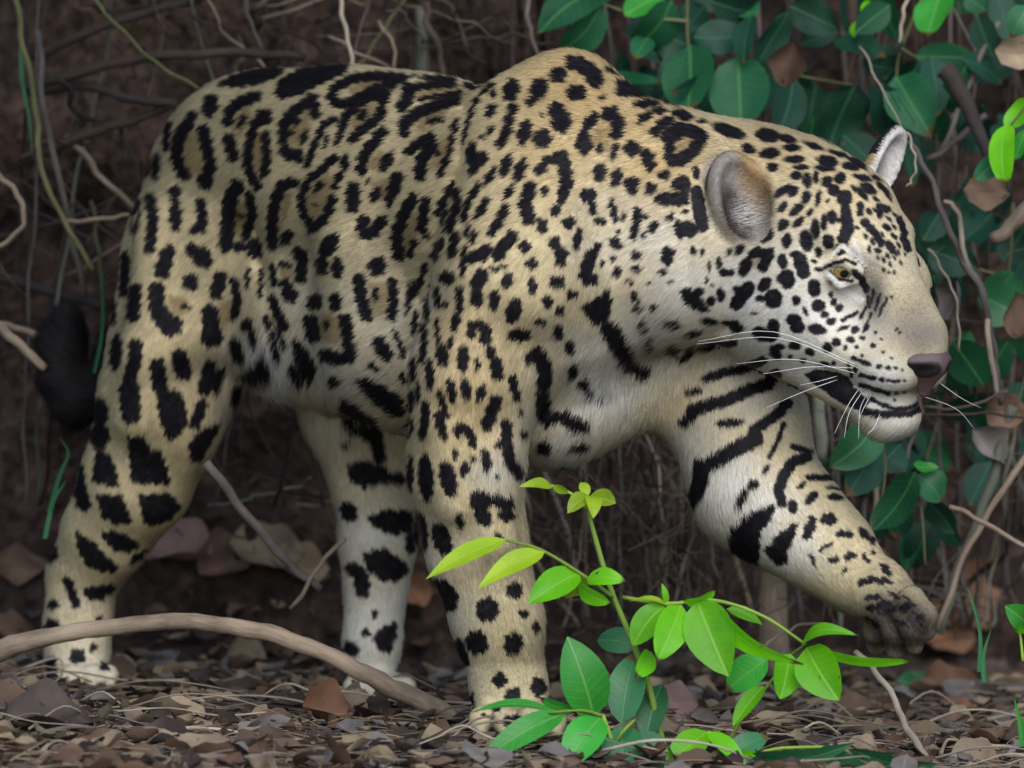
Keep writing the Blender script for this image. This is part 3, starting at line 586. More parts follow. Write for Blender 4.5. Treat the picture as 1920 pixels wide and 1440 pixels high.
def hash3(c):
    h = (c[..., 0] * 73856093) ^ (c[..., 1] * 19349663) ^ (c[..., 2] * 83492791)
    return h
def scatter_pattern(P, cell=.058):
    """rosettes and solid spots round jittered centres, for the coat the photograph does not show"""
    g = np.floor(P / cell).astype(np.int64)
    f1 = np.full(len(P), 9.0); f2 = f1.copy(); hh = np.zeros(len(P))
    for dx in (-1, 0, 1):
        for dy in (-1, 0, 1):
            for dz in (-1, 0, 1):
                c = g + (dx, dy, dz); h = np.abs(hash3(c))
                j = np.stack([(h % 97) / 97, (h // 97 % 89) / 89, (h // 9000 % 83) / 83], -1) * .7 + .15
                d = np.linalg.norm(P - (c + j) * cell, axis=1) / cell
                m = d < f1
                f2 = np.where(m, f1, np.minimum(f2, d)); hh = np.where(m, (h // 77 % 61) / 61, hh); f1 = np.where(m, d, f1)
    edge = f2 - f1
    ring = (edge > .16) & (edge < .50) & (f1 > .12)
    return np.where(hh < .45, (edge > .22), ring).astype(float), ((edge >= .5) & (hh >= .45)).astype(float)

C_GOLD = np.array((.53, .36, .155)); C_TAN = np.array((.30, .210, .095)); C_WHITE = np.array((.75, .715, .655)); C_BLACK = np.array((.009, .009, .012)); C_PALE = np.array((.56, .46, .275))
WHITE = [(1480, 610, 170, .95), (1400, 560, 110, .9), (1230, 470, 120, .55), (1270, 560, 100, .8), (1220, 640, 90, .95), (1130, 730, 110, .9), (1060, 850, 90, .8), (690, 1180, 180, .72), (690, 1000, 90, .7), (500, 700, 75, 1.0), (460, 760, 50, .9),
         (620, 720, 110, .5), (1360, 930, 95, .95), (1300, 870, 90, .7), (1420, 965, 85, .95), (1480, 1030, 70, .8), (1600, 550, 38, .8), (1650, 730, 70, .95), (1680, 800, 60, .9), (1740, 745, 40, .9), (160, 1240, 90, .4), (150, 1130, 70, .2), (800, 1060, 45, .5), (930, 890, 50, .5), (600, 800, 80, .4), (1620, 480, 40, .5),
         (800, 560, 60, .2), (700, 600, 110, .35), (560, 560, 80, .25), (1350, 700, 90, .35)]
GOLD2 = [(1090, 150, 160, .8), (1180, 230, 130, .7), (1240, 320, 90, .9), (1050, 250, 120, .6), (1450, 300, 110, .4), (1560, 300, 120, .3), (900, 760, 120, .35), (850, 620, 80, .35)]
EARSIDE = -1.0 if EARS[0][1][2] @ RGT > 0 else 1.0    # towards the outer rim
def coat(P, N, vis):
    """the coat's colour at scattered points: base, markings, muzzle and ears"""
    u, v, d = project(P)
    up = N[:, 2]
    wh = np.zeros(len(P)); go = np.zeros(len(P))
    for x, y, r, s in WHITE:
        wh = np.maximum(wh, s * np.exp(-((u - x) ** 2 + (v - y) ** 2) / (r * r) * 1.1))
    for x, y, r, s in GOLD2:
        go = np.maximum(go, s * np.exp(-((u - x) ** 2 + (v - y) ** 2) / (r * r)))
    wh = np.where(vis > .5, wh, np.clip(-up * 1.2 + .1, 0, .9))
    n1 = np.sin(P[:, 0] * 37 + 3 * np.sin(P[:, 2] * 29)) * np.sin(P[:, 2] * 41 + P[:, 1] * 33)
    n2 = np.sin(P[:, 0] * 310 + 4 * np.sin(P[:, 2] * 190)) * np.sin(P[:, 2] * 270 + P[:, 1] * 230)
    base = C_PALE * (1 - .12 * n1 - .08 * n2)[:, None]
    base = base + (C_GOLD - base) * (go * .95)[:, None]
    base = base + (C_WHITE - base) * np.clip(wh + .08 * n1 * (wh > .05), 0, 1)[:, None]
    # far inner side of the lifted arm and hind legs keep the pale coat; muzzle bridge greyer
    mz = np.exp(-(((u - 1715) / 48) ** 2 + ((v - 590) / 75) ** 2) * 1.2) * (d < .1)
    base = base + (np.array((.27, .215, .145)) - base) * (mz * .9)[:, None]
    mz2 = np.exp(-(((u - 1738) / 55) ** 2 + ((v - 628) / 40) ** 2)) * (d < .1)
    base = base + (np.array((.155, .135, .125)) - base) * (mz2 * .8)[:, None]
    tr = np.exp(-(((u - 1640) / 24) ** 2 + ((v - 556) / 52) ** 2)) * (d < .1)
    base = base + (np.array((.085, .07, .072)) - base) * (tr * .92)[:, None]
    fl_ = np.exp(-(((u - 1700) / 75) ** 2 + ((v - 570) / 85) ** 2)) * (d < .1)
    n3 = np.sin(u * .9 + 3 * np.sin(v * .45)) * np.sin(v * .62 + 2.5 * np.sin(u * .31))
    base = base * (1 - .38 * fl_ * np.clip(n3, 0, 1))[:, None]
    pl = sample(PALE, u, v) * (vis > .5)
    base = base + (C_WHITE - base) * (pl * .95)[:, None]
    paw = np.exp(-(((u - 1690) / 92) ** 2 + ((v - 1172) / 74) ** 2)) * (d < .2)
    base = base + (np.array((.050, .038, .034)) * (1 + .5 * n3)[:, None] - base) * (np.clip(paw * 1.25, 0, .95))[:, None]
    blk = sample(MASK, u, v); tan = sample(TAN, u, v)
    b2, t2 = scatter_pattern(P)
    head = np.linalg.norm(P - HO, axis=1) < .2
    b2 = np.where(head, scatter_pattern(P, .03)[0], b2)
    blk = np.where(vis > .5, blk, b2); tan = np.where(vis > .5, tan, t2)
    tail = (u < 235) & (d > .47) & (v > 480) & (v < 830)
    blk = np.where(tail, .99 + .01 * np.sin(P[:, 2] * 90), blk)
    col = base + (C_TAN - base) * (tan * .8)[:, None]
    # ears
    for (c, A, L), near in zip(EARS, (True, False)):
        q = (P - c) @ A.T
        ew = np.linalg.norm(q / np.array([.045, L * 1.22, .036 if near else .036]), axis=1)
        ew = np.clip((1.04 - ew) / .22, 0, 1)
        e = ew > .5
        inner = (N @ A[0]) > (.0 if near else .35)
        h1 = np.clip(1 - np.hypot((q[:, 1] + L * .42) / (L * .80), (q[:, 2] + (-.010 if near else 0) * EARSIDE) / (.021 if near else .016)), 0, 1)
        ic = np.array((.27, .24, .21)) if near else np.array((.62, .58, .54))
        ic = ic + (np.array((.05, .03, .028)) - ic) * np.clip(h1 * (2.6 if near else .7), 0, 1)[:, None]
        oc = np.where((q[:, 1] > -L * .1)[:, None], np.array((.02, .018, .018)), np.array((.40, .28, .13)))
        if near:     # tawny front edge, white tufts
            fr = np.clip((-q[:, 2] * EARSIDE - .001) / .014, 0, 1) * np.clip((q[:, 1] + L * .7) / (L * .5), 0, 1)
            ic = ic + (np.array((.36, .23, .11)) - ic) * (fr * .95)[:, None]
        col = col + (np.where(inner[:, None], ic, oc) - col) * ew[:, None]
        blk = np.where(e, 0, blk)
    col = col + (C_BLACK * (1 + .9 * np.clip(n2, 0, 1))[:, None] * np.array((1.15, 1., .95)) - col) * blk[:, None]
    return col, blk

def skin_material():
    m, nt, p, L = nodemat('short coat')
    a = nt.nodes.new('ShaderNodeAttribute'); a.attribute_name = 'coat'
    no = nt.nodes.new('ShaderNodeTexNoise'); no.inputs['Scale'].default_value = 420
    mx = nt.nodes.new('ShaderNodeMix'); mx.data_type = 'RGBA'; mx.blend_type = 'MULTIPLY'; mx.inputs['Factor'].default_value = .35
    L.new(a.outputs['Color'], mx.inputs['A']); L.new(no.outputs['Fac'], mx.inputs['B'])
    L.new(mx.outputs['Result'], p.inputs['Base Color'])
    p.inputs['Roughness'].default_value = .75; p.inputs['Specular IOR Level'].default_value = .2
    bp = nt.nodes.new('ShaderNodeBump'); bp.inputs['Strength'].default_value = .3; bp.inputs['Distance'].default_value = .002
    L.new(no.outputs['Fac'], bp.inputs['Height']); L.new(bp.outputs[0], p.inputs['Normal'])
    return m
# finer mesh for the markings: split each quad in four
def subdivide(V, Q):
    e = np.concatenate([Q[:, [0, 1]], Q[:, [1, 2]], Q[:, [2, 3]], Q[:, [3, 0]]]); e.sort(1)
    key = e[:, 0].astype(np.int64) * len(V) + e[:, 1]
    uq, inv = np.unique(key, return_inverse=True)
    ev = (V[uq // len(V)] + V[uq % len(V)]) / 2
    fc = V[Q].mean(1)
    nV = np.concatenate([V, ev, fc]); nq = len(Q); b = len(V); f = b + len(uq) + np.arange(nq)
    E = [b + inv[i * nq:(i + 1) * nq] for i in range(4)]
    return nV, np.concatenate([np.stack([Q[:, 0], E[0], f, E[3]], 1), np.stack([E[0], Q[:, 1], E[1], f], 1), np.stack([f, E[1], Q[:, 2], E[2]], 1), np.stack([E[3], f, E[2], Q[:, 3]], 1)]), (uq // len(V), uq % len(V), Q)
SV, SQ, (e0, e1, fq) = subdivide(BV, BQ)
svis = np.concatenate([VIS, np.maximum(VIS[e0], VIS[e1]), VIS[fq].max(1)])
SN = np.concatenate([BN, (BN[e0] + BN[e1]) / 2, BN[fq].mean(1)])
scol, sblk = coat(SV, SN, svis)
me = bpy.data.meshes.new('jaguar')
me.vertices.add(len(SV)); me.vertices.foreach_set('co', SV.astype(np.float32).ravel())
me.loops.add(SQ.size); me.loops.foreach_set('vertex_index', SQ.ravel().astype(np.int32))
me.polygons.add(len(SQ)); me.polygons.foreach_set('loop_start', np.arange(0, SQ.size, 4, dtype=np.int32))
me.update(calc_edges=True); me.shade_smooth()
at = me.attributes.new('coat', 'FLOAT_COLOR', 'POINT')
at.data.foreach_set('color', np.concatenate([scol, np.ones((len(scol), 1))], 1).astype(np.float32).ravel())
me.materials.append(skin_material())
jaguar = link('jaguar', me, None, 'spotted golden jaguar striding right with one forepaw lifted', 'jaguar')

# ------------------------------------------------------------------ fur: strands rooted on the body, combed along the limbs
FLOW = [  # photo pixel, depth, direction of the lie of the coat (right, away, up)
 (1740, 560, -.14, -.5, .2, .7), (1700, 640, -.14, -.8, .1, .1), (1650, 740, -.13, -.8, .1, -.5), (1680, 810, -.1, -.3, 0, -1), (1600, 600, -.1, -.9, .2, -.3), (1560, 420, -.08, -.8, .2, .5), (1640, 380, -.05, -.6, .3, .7), (1500, 300, 0, -1, .3, .1), (1480, 560, -.1, -1, .1, -.4), (1400, 560, -.08, -.8, 0, -.7), (1370, 480, -.1, -.8, .1, -.5),
 (1280, 400, -.1, -1, 0, -.5), (1250, 600, -.1, -.6, 0, -1), (1180, 700, -.08, -.5, 0, -1), (1150, 250, -.05, -1, .1, -.5), (1060, 120, .05, -1, .2, -.3), (1000, 400, -.15, -.7, 0, -1), (950, 250, 0, -1, .2, -.6), (1060, 800, -.05, -.3, 0, -1), (900, 600, -.15, -.3, 0, -1), (870, 900, -.1, .05, 0, -1), (930, 1150, -.08, .25, 0, -1), (970, 1350, -.1, .2, -.2, -1),
 (800, 300, .02, -1, .3, -.35), (650, 200, .1, -1, .4, -.1), (650, 450, .1, -1, .3, -.35), (760, 650, .05, -.8, .1, -.6), (620, 700, .12, -.8, .2, -.6), (450, 200, .25, -1, .4, -.3), (420, 400, .25, -.7, .2, -.8), (300, 350, .3, -.5, .3, -1), (330, 650, .28, -.3, .1, -1), (490, 700, .25, -.2, 0, -1), (250, 900, .32, -.4, .1, -1), (150, 1100, .4, -.1, 0, -1), (150, 1250, .4, 0, -.2, -1), (700, 900, .36, .1, 0, -1), (700, 1250, .36, 0, -.2, -1),
 (1350, 750, .05, .2, 0, -1), (1380, 950, -.02, -.2, 0, -1), (1450, 880, -.02, .5, -.1, -.8), (1560, 1000, -.03, .7, -.2, -.7), (1680, 1150, -.05, .6, -.2, -.7), (120, 650, .6, .1, 0, 1), (150, 750, .6, -1, 0, 0), (200, 720, .62, -.7, 0, -.7)]
FP = np.array([W(a, b, c) for a, b, c, *_ in FLOW]); FD = np.array([RGT * x + FWD * y + UPV * z for *_, x, y, z in FLOW]); FD /= np.linalg.norm(FD, axis=1, keepdims=True)
def flow(P):
    out = np.zeros_like(P)
    for p, d in zip(FP, FD):
        r2 = ((P - p) ** 2).sum(1)
        out += d * np.exp(-r2 / .010)[:, None] + d * (1e-5 / (r2 + 1e-3))[:, None]
    return out / (np.linalg.norm(out, axis=1, keepdims=True) + 1e-12)
LONG = [(1240, 640, 80, .017), (1150, 740, 80, .018), (490, 710, 70, .030), (620, 760, 90, .022), (1350, 930, 70, .016), (1060, 860, 80, .014), (1300, 860, 70, .014), (1660, 810, 45, .012), (1400, 640, 45, .009), (1380, 440, 40, .009), (940, 900, 40, .013), (700, 850, 80, .012)]
NH = 420000
fa = np.linalg.norm(np.cross(BV[BQ[:, 2]] - BV[BQ[:, 0]], BV[BQ[:, 3]] - BV[BQ[:, 1]]), axis=1) / 2
fc = BV[BQ].mean(1); fvis = VIS[BQ].mean(1)
wgt = fa * np.where(fvis > .1, 1.0, .22)
fu, fv_, fd_ = project(fc)
wgt *= np.where((fu > 1300) & (fvis > .1) & (fv_ < 840), 1.7, 1.0)
face_i = rng.choice(len(BQ), NH, p=wgt / wgt.sum())
ra, rb_ = rng.random(NH)[:, None], rng.random(NH)[:, None]
q = BQ[face_i]
bl = lambda A: (A[q[:, 0]] * (1 - ra) + A[q[:, 1]] * ra) * (1 - rb_) + (A[q[:, 3]] * (1 - ra) + A[q[:, 2]] * ra) * rb_
RP = bl(BV); RN = bl(BN); RN /= np.linalg.norm(RN, axis=1, keepdims=True)
RVIS = (VIS[q].max(1) > .5).astype(float)
NOSE_C = H(.156, .0, -.056)
keep = (np.linalg.norm((RP - NOSE_C) @ HAX.T / np.array([.026, .033, .023]), axis=1) > 1)
keep &= np.linalg.norm(RP - EYES[0][0], axis=1) > .0160
RP, RN, RVIS = RP[keep], RN[keep], RVIS[keep]
hu, hv, hd = project(RP)
ln = np.full(len(RP), .0090)
hdist = np.linalg.norm(RP - H(.11, 0, -.03), axis=1)
ln = np.where(hdist < .28, np.interp(hdist, [.04, .10, .16, .28], [.0022, .0034, .0048, .0088]), ln)
ln = np.where((hv > 880) & (hu < 1100), .0075, ln)
ln = np.where((hu > 1400) & (hv > 850), .006, ln)
ln = np.where((hu > 1600) & (hv > 1090), .0038, ln)
for x, y, r, l in LONG:
    w = np.exp(-((hu - x) ** 2 + (hv - y) ** 2) / (r * r))
    ln = ln + np.maximum(l - ln, 0) * w
tl = (hu < 235) & (hd > .47) & (hv > 480) & (hv < 830)
ln = np.where(tl, .019, ln)
for c, A, L in EARS:
    qd = np.linalg.norm(RP - c, axis=1)
    ln = np.where(qd < .05, np.minimum(ln, .0042), ln)
ln = np.where((hv > 1235) & (hu < 1120), .0042, ln)
tuft = np.exp(-((hu - 1412) ** 2 + (hv - 395) ** 2) / 34 ** 2)
ln = ln + (.017 - ln) * tuft * (hd < .05)
ln *= rng.uniform(.6, 1.25, len(ln))
fl = flow(RP)
fl = fl - (fl * RN).sum(1, keepdims=True) * RN
fl /= np.linalg.norm(fl, axis=1, keepdims=True) + 1e-9
clump = np.stack([np.sin(RP @ np.array((210., 130, 90)) + k) + np.sin(RP @ np.array((-90., 170, 240)) + 2 * k) for k in (0., 2.1, 4.2)], 1) * .045
jit = (rng.normal(0, .10, RP.shape) + clump) * np.interp(hdist, [.15, .3], [.45, 1])[:, None]
d0 = fl + RN * .42 + jit; d0 /= np.linalg.norm(d0, axis=1, keepdims=True)
d1 = fl + RN * .14 + jit * 1.2 - np.array((0, 0, .10)); d1 /= np.linalg.norm(d1, axis=1, keepdims=True)
p0 = RP - RN * .0004; p1 = p0 + d0 * (ln * .45)[:, None]; p2 = p1 + d1 * (ln * .55)[:, None]
HC, HB_ = coat(RP + (p1 - p0) * .9 + (p2 - p1) * .25, RN, RVIS)
HC = HC + (np.array((.62, .59, .54)) - HC) * (tuft * (hd < .05) * (rng.random(len(HC)) < .75) * .8)[:, None]
HC = HC * rng.uniform(.72, 1.22, len(HC))[:, None]
n = len(RP)
cu = bpy.data.hair_curves.new('fur')
cu.add_curves([3] * n)
pts = np.stack([p0, p1, p2], 1).reshape(-1, 3).astype(np.float32)
cu.points.foreach_set('position', pts.ravel())
rad = cu.attributes.get('radius') or cu.attributes.new('radius', 'FLOAT', 'POINT')
rr = np.tile(np.array([.00024, .00019, .00004], np.float32), n)
rad.data.foreach_set('value', rr)
ca = cu.attributes.new('coat', 'FLOAT_COLOR', 'CURVE'); ca.data.foreach_set('color', np.concatenate([HC, np.ones((n, 1))], 1).astype(np.float32).ravel())
na = cu.attributes.new('lie', 'FLOAT_VECTOR', 'CURVE'); na.data.foreach_set('vector', (RN + d1 * .15).astype(np.float32).ravel())
m, nt, p, L = nodemat('fur')
a1 = nt.nodes.new('ShaderNodeAttribute'); a1.attribute_name = 'coat'
a2 = nt.nodes.new('ShaderNodeAttribute'); a2.attribute_name = 'lie'
L.new(a1.outputs['Color'], p.inputs['Base Color']); L.new(a2.outputs['Vector'], p.inputs['Normal'])
p.inputs['Roughness'].default_value = .55; p.inputs['Specular IOR Level'].default_value = .10
cu.materials.append(m)
fur = bpy.data.objects.new('fur', cu); COL.objects.link(fur); fur.parent = jaguar; fur['kind'] = 'stuff'

# ------------------------------------------------------------------ eyes, nose leather, whiskers
def plain(name, col, rough=.5, spec=.5, coatw=0.0):
    m, nt, p, L = nodemat(name)
    p.inputs['Base Color'].default_value = (*col, 1); p.inputs['Roughness'].default_value = rough
    p.inputs['Specular IOR Level'].default_value = spec; p.inputs['Coat Weight'].default_value = coatw; p.inputs['Coat Roughness'].default_value = .05
    return m
def cap(c, n, R, ang, rings=8, seg=28, a0=0.0):
    """spherical cap of half-angle ang round direction n"""
    n = unit(n); a = unit(np.cross(n, (0, 0, 1.0))); b = np.cross(n, a)
    V, F = [], []
    for i in range(rings + 1):
        t = a0 + (ang - a0) * i / rings
        for k in range(seg):
            f = 2 * math.pi * k / seg
            V.append(c + R * (n * math.cos(t) + (a * math.cos(f) + b * math.sin(f)) * math.sin(t)))
    for i in range(rings):
        for k in range(seg):
            k2 = (k + 1) % seg
            F.append((i * seg + k, (i + 1) * seg + k, (i + 1) * seg + k2, i * seg + k2))
    F.append(tuple(reversed(range(seg))) if a0 else tuple(range(seg - 1, -1, -1)))
    return V, F
m_ball = plain('eyeball dark', (.03, .022, .018), .15, .6, .6)
m_iris, nt, p, L = nodemat('amber iris')
tc = nt.nodes.new('ShaderNodeTexCoord'); no = nt.nodes.new('ShaderNodeTexNoise'); no.inputs['Scale'].default_value = 9; no.inputs['Detail'].default_value = 4
rp = ramp(nt, [(.3, (.15, .09, .016)), (.7, (.36, .25, .065))])
L.new(tc.outputs['Generated'], no.inputs['Vector']); L.new(no.outputs['Fac'], rp.inputs[0]); L.new(rp.outputs[0], p.inputs['Base Color'])
p.inputs['Roughness'].default_value = .15; p.inputs['Coat Weight'].default_value = .7
m_pupil = plain('pupil', (.004, .004, .004), .08, .6, .8)
for c, sg in EYES:
    gaze = HAX[0] * .72 + HAX[1] * sg * .62 - HAX[2] * .10
    R = .0158
    V, F = cap(c, gaze, R, math.pi * .97, 20, 32)
    eye = mesh_obj('eye', V, F, m_ball, jaguar)
    mesh_obj('iris', *cap(c, gaze, R + .0003, .74), m_iris, eye)
    mesh_obj('pupil', *cap(c, gaze, R + .0006, .25), m_pupil, eye)
# nose leather with its nostrils
NP = PR; PR = []
hell((.144, .002, -.046), (.022, .028, .015), .01)
hcap((.150, .002, -.050), (.147, .002, -.075), .0155, .006, .01)
for sg in (1, -1):
    hcap((.175, sg * .013, -.050), (.152, sg * .031, -.056), .0080, .0062, .004, True)
hcap((.174, 0, -.050), (.160, 0, -.080), .0016, .0016, .002, True)
Dn, ln_ = build_field(PR, .0012); NV, NQ = surface_nets(Dn, ln_, .0012)
PR = NP
m_nose, nt, p, L = nodemat('nose leather')
no = nt.nodes.new('ShaderNodeTexNoise'); no.inputs['Scale'].default_value = 60; no.inputs['Detail'].default_value = 5
vo = nt.nodes.new('ShaderNodeTexVoronoi'); vo.inputs['Scale'].default_value = 900
rp = ramp(nt, [(.35, (.042, .028, .028)), (.65, (.125, .075, .072))])
ha = nt.nodes.new('ShaderNodeAttribute'); ha.attribute_name = 'hole'
hm = nt.nodes.new('ShaderNodeMix'); hm.data_type = 'RGBA'; hm.inputs['B'].default_value = (.006, .005, .005, 1)
L.new(no.outputs['Fac'], rp.inputs[0]); L.new(rp.outputs[0], hm.inputs['A']); L.new(ha.outputs['Fac'], hm.inputs['Factor']); L.new(hm.outputs['Result'], p.inputs['Base Color'])
bp = nt.nodes.new('ShaderNodeBump'); bp.inputs['Strength'].default_value = .35; bp.inputs['Distance'].default_value = .0005
L.new(vo.outputs['Distance'], bp.inputs['Height']); L.new(bp.outputs[0], p.inputs['Normal']); p.inputs['Roughness'].default_value = .42
nose = mesh_obj('nose', NV, NQ, m_nose, jaguar)
hole = np.zeros(len(NV))
for sg in (1, -1):
    for a_, b_, r_ in ((H(.171, sg * .013, -.050), H(.152, sg * .030, -.055), .0125),):
        ba = (b_ - a_); h_ = np.clip(((NV - a_) @ ba) / (ba @ ba), 0, 1)
        hole = np.maximum(hole, np.clip((r_ - np.linalg.norm(NV - a_ - h_[:, None] * ba, axis=1)) / .0025, 0, 1))
at = nose.data.attributes.new('hole', 'FLOAT', 'POINT'); at.data.foreach_set('value', hole.astype(np.float32))
m_wh = plain('whisker', (.85, .84, .80), .4)
WHISK = [((1612, 727), (1590, 760), (1565, 812)), ((1617, 733), (1592, 775), (1583, 820)), ((1570, 712), (1505, 735), (1438, 764)), ((1600, 690), (1520, 688), (1430, 701)), ((1570, 705), (1535, 715), (1500, 722)),
         ((1622, 745), (1612, 770), (1610, 822)), ((1636, 735), (1622, 760), (1612, 782)), ((1606, 684), (1450, 622), (1310, 640)), ((1610, 690), (1460, 634), (1306, 645)), ((1604, 700), (1490, 674), (1381, 682)),
         ((1650, 775), (1640, 800), (1626, 815)), ((1768, 735), (1790, 765), (1828, 805)), ((1772, 728), (1800, 745), (1840, 765))]
for (a, b, c) in WHISK:
    r0 = hit(*a); da = project(r0)[2]
    far = a[0] > 1760
    pth = smooth_path([r0, W(b[0], b[1], da - (.02 if not far else -.01)), W(c[0], c[1], da - (.03 if not far else -.03))], 5)
    V, F = tube(pth, list(np.linspace(.00029, .00012, len(pth))), 5)
    mesh_obj('whisker', V, F, m_wh, jaguar)
# ------------------------------------------------------------------ plant materials
def leaf_material(name, dark, light, vein, rough=.35, trans=.35, tcol=None, wear=.0, blotch=(.10, .06, .02), spec=.35):
    m, nt, p, L = nodemat(name)
    uv = nt.nodes.new('ShaderNodeUVMap'); uv.uv_map = 'leaf'
    sp = nt.nodes.new('ShaderNodeSeparateXYZ'); L.new(uv.outputs[0], sp.inputs[0])
    tc = nt.nodes.new('ShaderNodeTexCoord')
    no = nt.nodes.new('ShaderNodeTexNoise'); no.inputs['Scale'].default_value = 28; no.inputs['Detail'].default_value = 5
    L.new(tc.outputs['Object'], no.inputs['Vector'])
    oi = nt.nodes.new('ShaderNodeObjectInfo')
    rp = ramp(nt, [(.28, dark), (.72, light)])
    L.new(no.outputs['Fac'], rp.inputs[0])
    hs = nt.nodes.new('ShaderNodeHueSaturation')
    mr = nt.nodes.new('ShaderNodeMapRange'); mr.inputs['To Min'].default_value = .72; mr.inputs['To Max'].default_value = 1.28
    L.new(oi.outputs['Random'], mr.inputs['Value']); L.new(mr.outputs[0], hs.inputs['Value'])
    L.new(rp.outputs[0], hs.inputs['Color'])
    # veins: |v| small is the midrib; side veins run forward from it
    ab = nt.nodes.new('ShaderNodeMath'); ab.operation = 'ABSOLUTE'; L.new(sp.outputs['Y'], ab.inputs[0])
    md = nt.nodes.new('ShaderNodeMapRange'); md.inputs['From Min'].default_value = .03; md.inputs['From Max'].default_value = .075; md.inputs['To Min'].default_value = 1; md.inputs['To Max'].default_value = 0
    L.new(ab.outputs[0], md.inputs['Value'])
    su = nt.nodes.new('ShaderNodeMath'); su.operation = 'MULTIPLY_ADD'; L.new(ab.outputs[0], su.inputs[0]); su.inputs[1].default_value = -.16; L.new(sp.outputs['X'], su.inputs[2])
    sc_ = nt.nodes.new('ShaderNodeMath'); sc_.operation = 'MULTIPLY'; L.new(su.outputs[0], sc_.inputs[0]); sc_.inputs[1].default_value = 62
    sn = nt.nodes.new('ShaderNodeMath'); sn.operation = 'SINE'; L.new(sc_.outputs[0], sn.inputs[0])
    sv = nt.nodes.new('ShaderNodeMapRange'); sv.inputs['From Min'].default_value = .90; sv.inputs['From Max'].default_value = 1.0; sv.inputs['To Max'].default_value = .35
    L.new(sn.outputs[0], sv.inputs['Value'])
    mxv = nt.nodes.new('ShaderNodeMath'); mxv.operation = 'MAXIMUM'; L.new(md.outputs[0], mxv.inputs[0]); L.new(sv.outputs[0], mxv.inputs[1])
    mx = nt.nodes.new('ShaderNodeMix'); mx.data_type = 'RGBA'; mx.inputs['B'].default_value = (*vein, 1)
    vs = nt.nodes.new('ShaderNodeMath'); vs.operation = 'MULTIPLY'; vs.inputs[1].default_value = .6; L.new(mxv.outputs[0], vs.inputs[0])
    L.new(vs.outputs[0], mx.inputs['Factor']); L.new(hs.outputs[0], mx.inputs['A'])
    out = mx.outputs['Result']
    if wear:
        n3 = nt.nodes.new('ShaderNodeTexNoise'); n3.inputs['Scale'].default_value = 75; n3.inputs['Detail'].default_value = 3; L.new(tc.outputs['Object'], n3.inputs['Vector'])
        w = nt.nodes.new('ShaderNodeMapRange'); w.inputs['From Min'].default_value = .74 - wear * .1; w.inputs['From Max'].default_value = .78 - wear * .1; L.new(n3.outputs['Fac'], w.inputs['Value'])
        m3 = nt.nodes.new('ShaderNodeMix'); m3.data_type = 'RGBA'; m3.inputs['B'].default_value = (*blotch, 1); L.new(w.outputs[0], m3.inputs['Factor']); L.new(out, m3.inputs['A']); out = m3.outputs['Result']
    # some blades have a dry brown tip
    if wear and wear < .45:
        tp = nt.nodes.new('ShaderNodeMath'); tp.operation = 'MULTIPLY_ADD'; tp.inputs[1].default_value = .35; L.new(no.outputs['Fac'], tp.inputs[0]); L.new(sp.outputs['X'], tp.inputs[2])
        tq = nt.nodes.new('ShaderNodeMath'); tq.operation = 'MULTIPLY_ADD'; tq.inputs[1].default_value = .16; L.new(oi.outputs['Random'], tq.inputs[0]); L.new(tp.outputs[0], tq.inputs[2])
        tw = nt.nodes.new('ShaderNodeMapRange'); tw.inputs['From Min'].default_value = 1.17; tw.inputs['From Max'].default_value = 1.22; L.new(tq.outputs[0], tw.inputs['Value'])
        m4 = nt.nodes.new('ShaderNodeMix'); m4.data_type = 'RGBA'; m4.inputs['B'].default_value = (*blotch, 1); L.new(tw.outputs[0], m4.inputs['Factor']); L.new(out, m4.inputs['A']); out = m4.outputs['Result']
    L.new(out, p.inputs['Base Color'])
    p.inputs['Roughness'].default_value = rough; p.inputs['Specular IOR Level'].default_value = spec
    bp = nt.nodes.new('ShaderNodeBump'); bp.inputs['Strength'].default_value = .35; bp.inputs['Distance'].default_value = .0015
    L.new(mxv.outputs[0], bp.inputs['Height']); L.new(bp.outputs[0], p.inputs['Normal'])
    if trans:
        tr = nt.nodes.new('ShaderNodeBsdfTranslucent')
        if tcol: tr.inputs['Color'].default_value = (*tcol, 1)
        else: L.new(out, tr.inputs['Color'])
        ms = nt.nodes.new('ShaderNodeMixShader'); ms.inputs[0].default_value = trans
        L.new(p.outputs[0], ms.inputs[1]); L.new(tr.outputs[0], ms.inputs[2]); L.new(ms.outputs[0], nt.nodes['Material Output'].inputs[0])
    return m
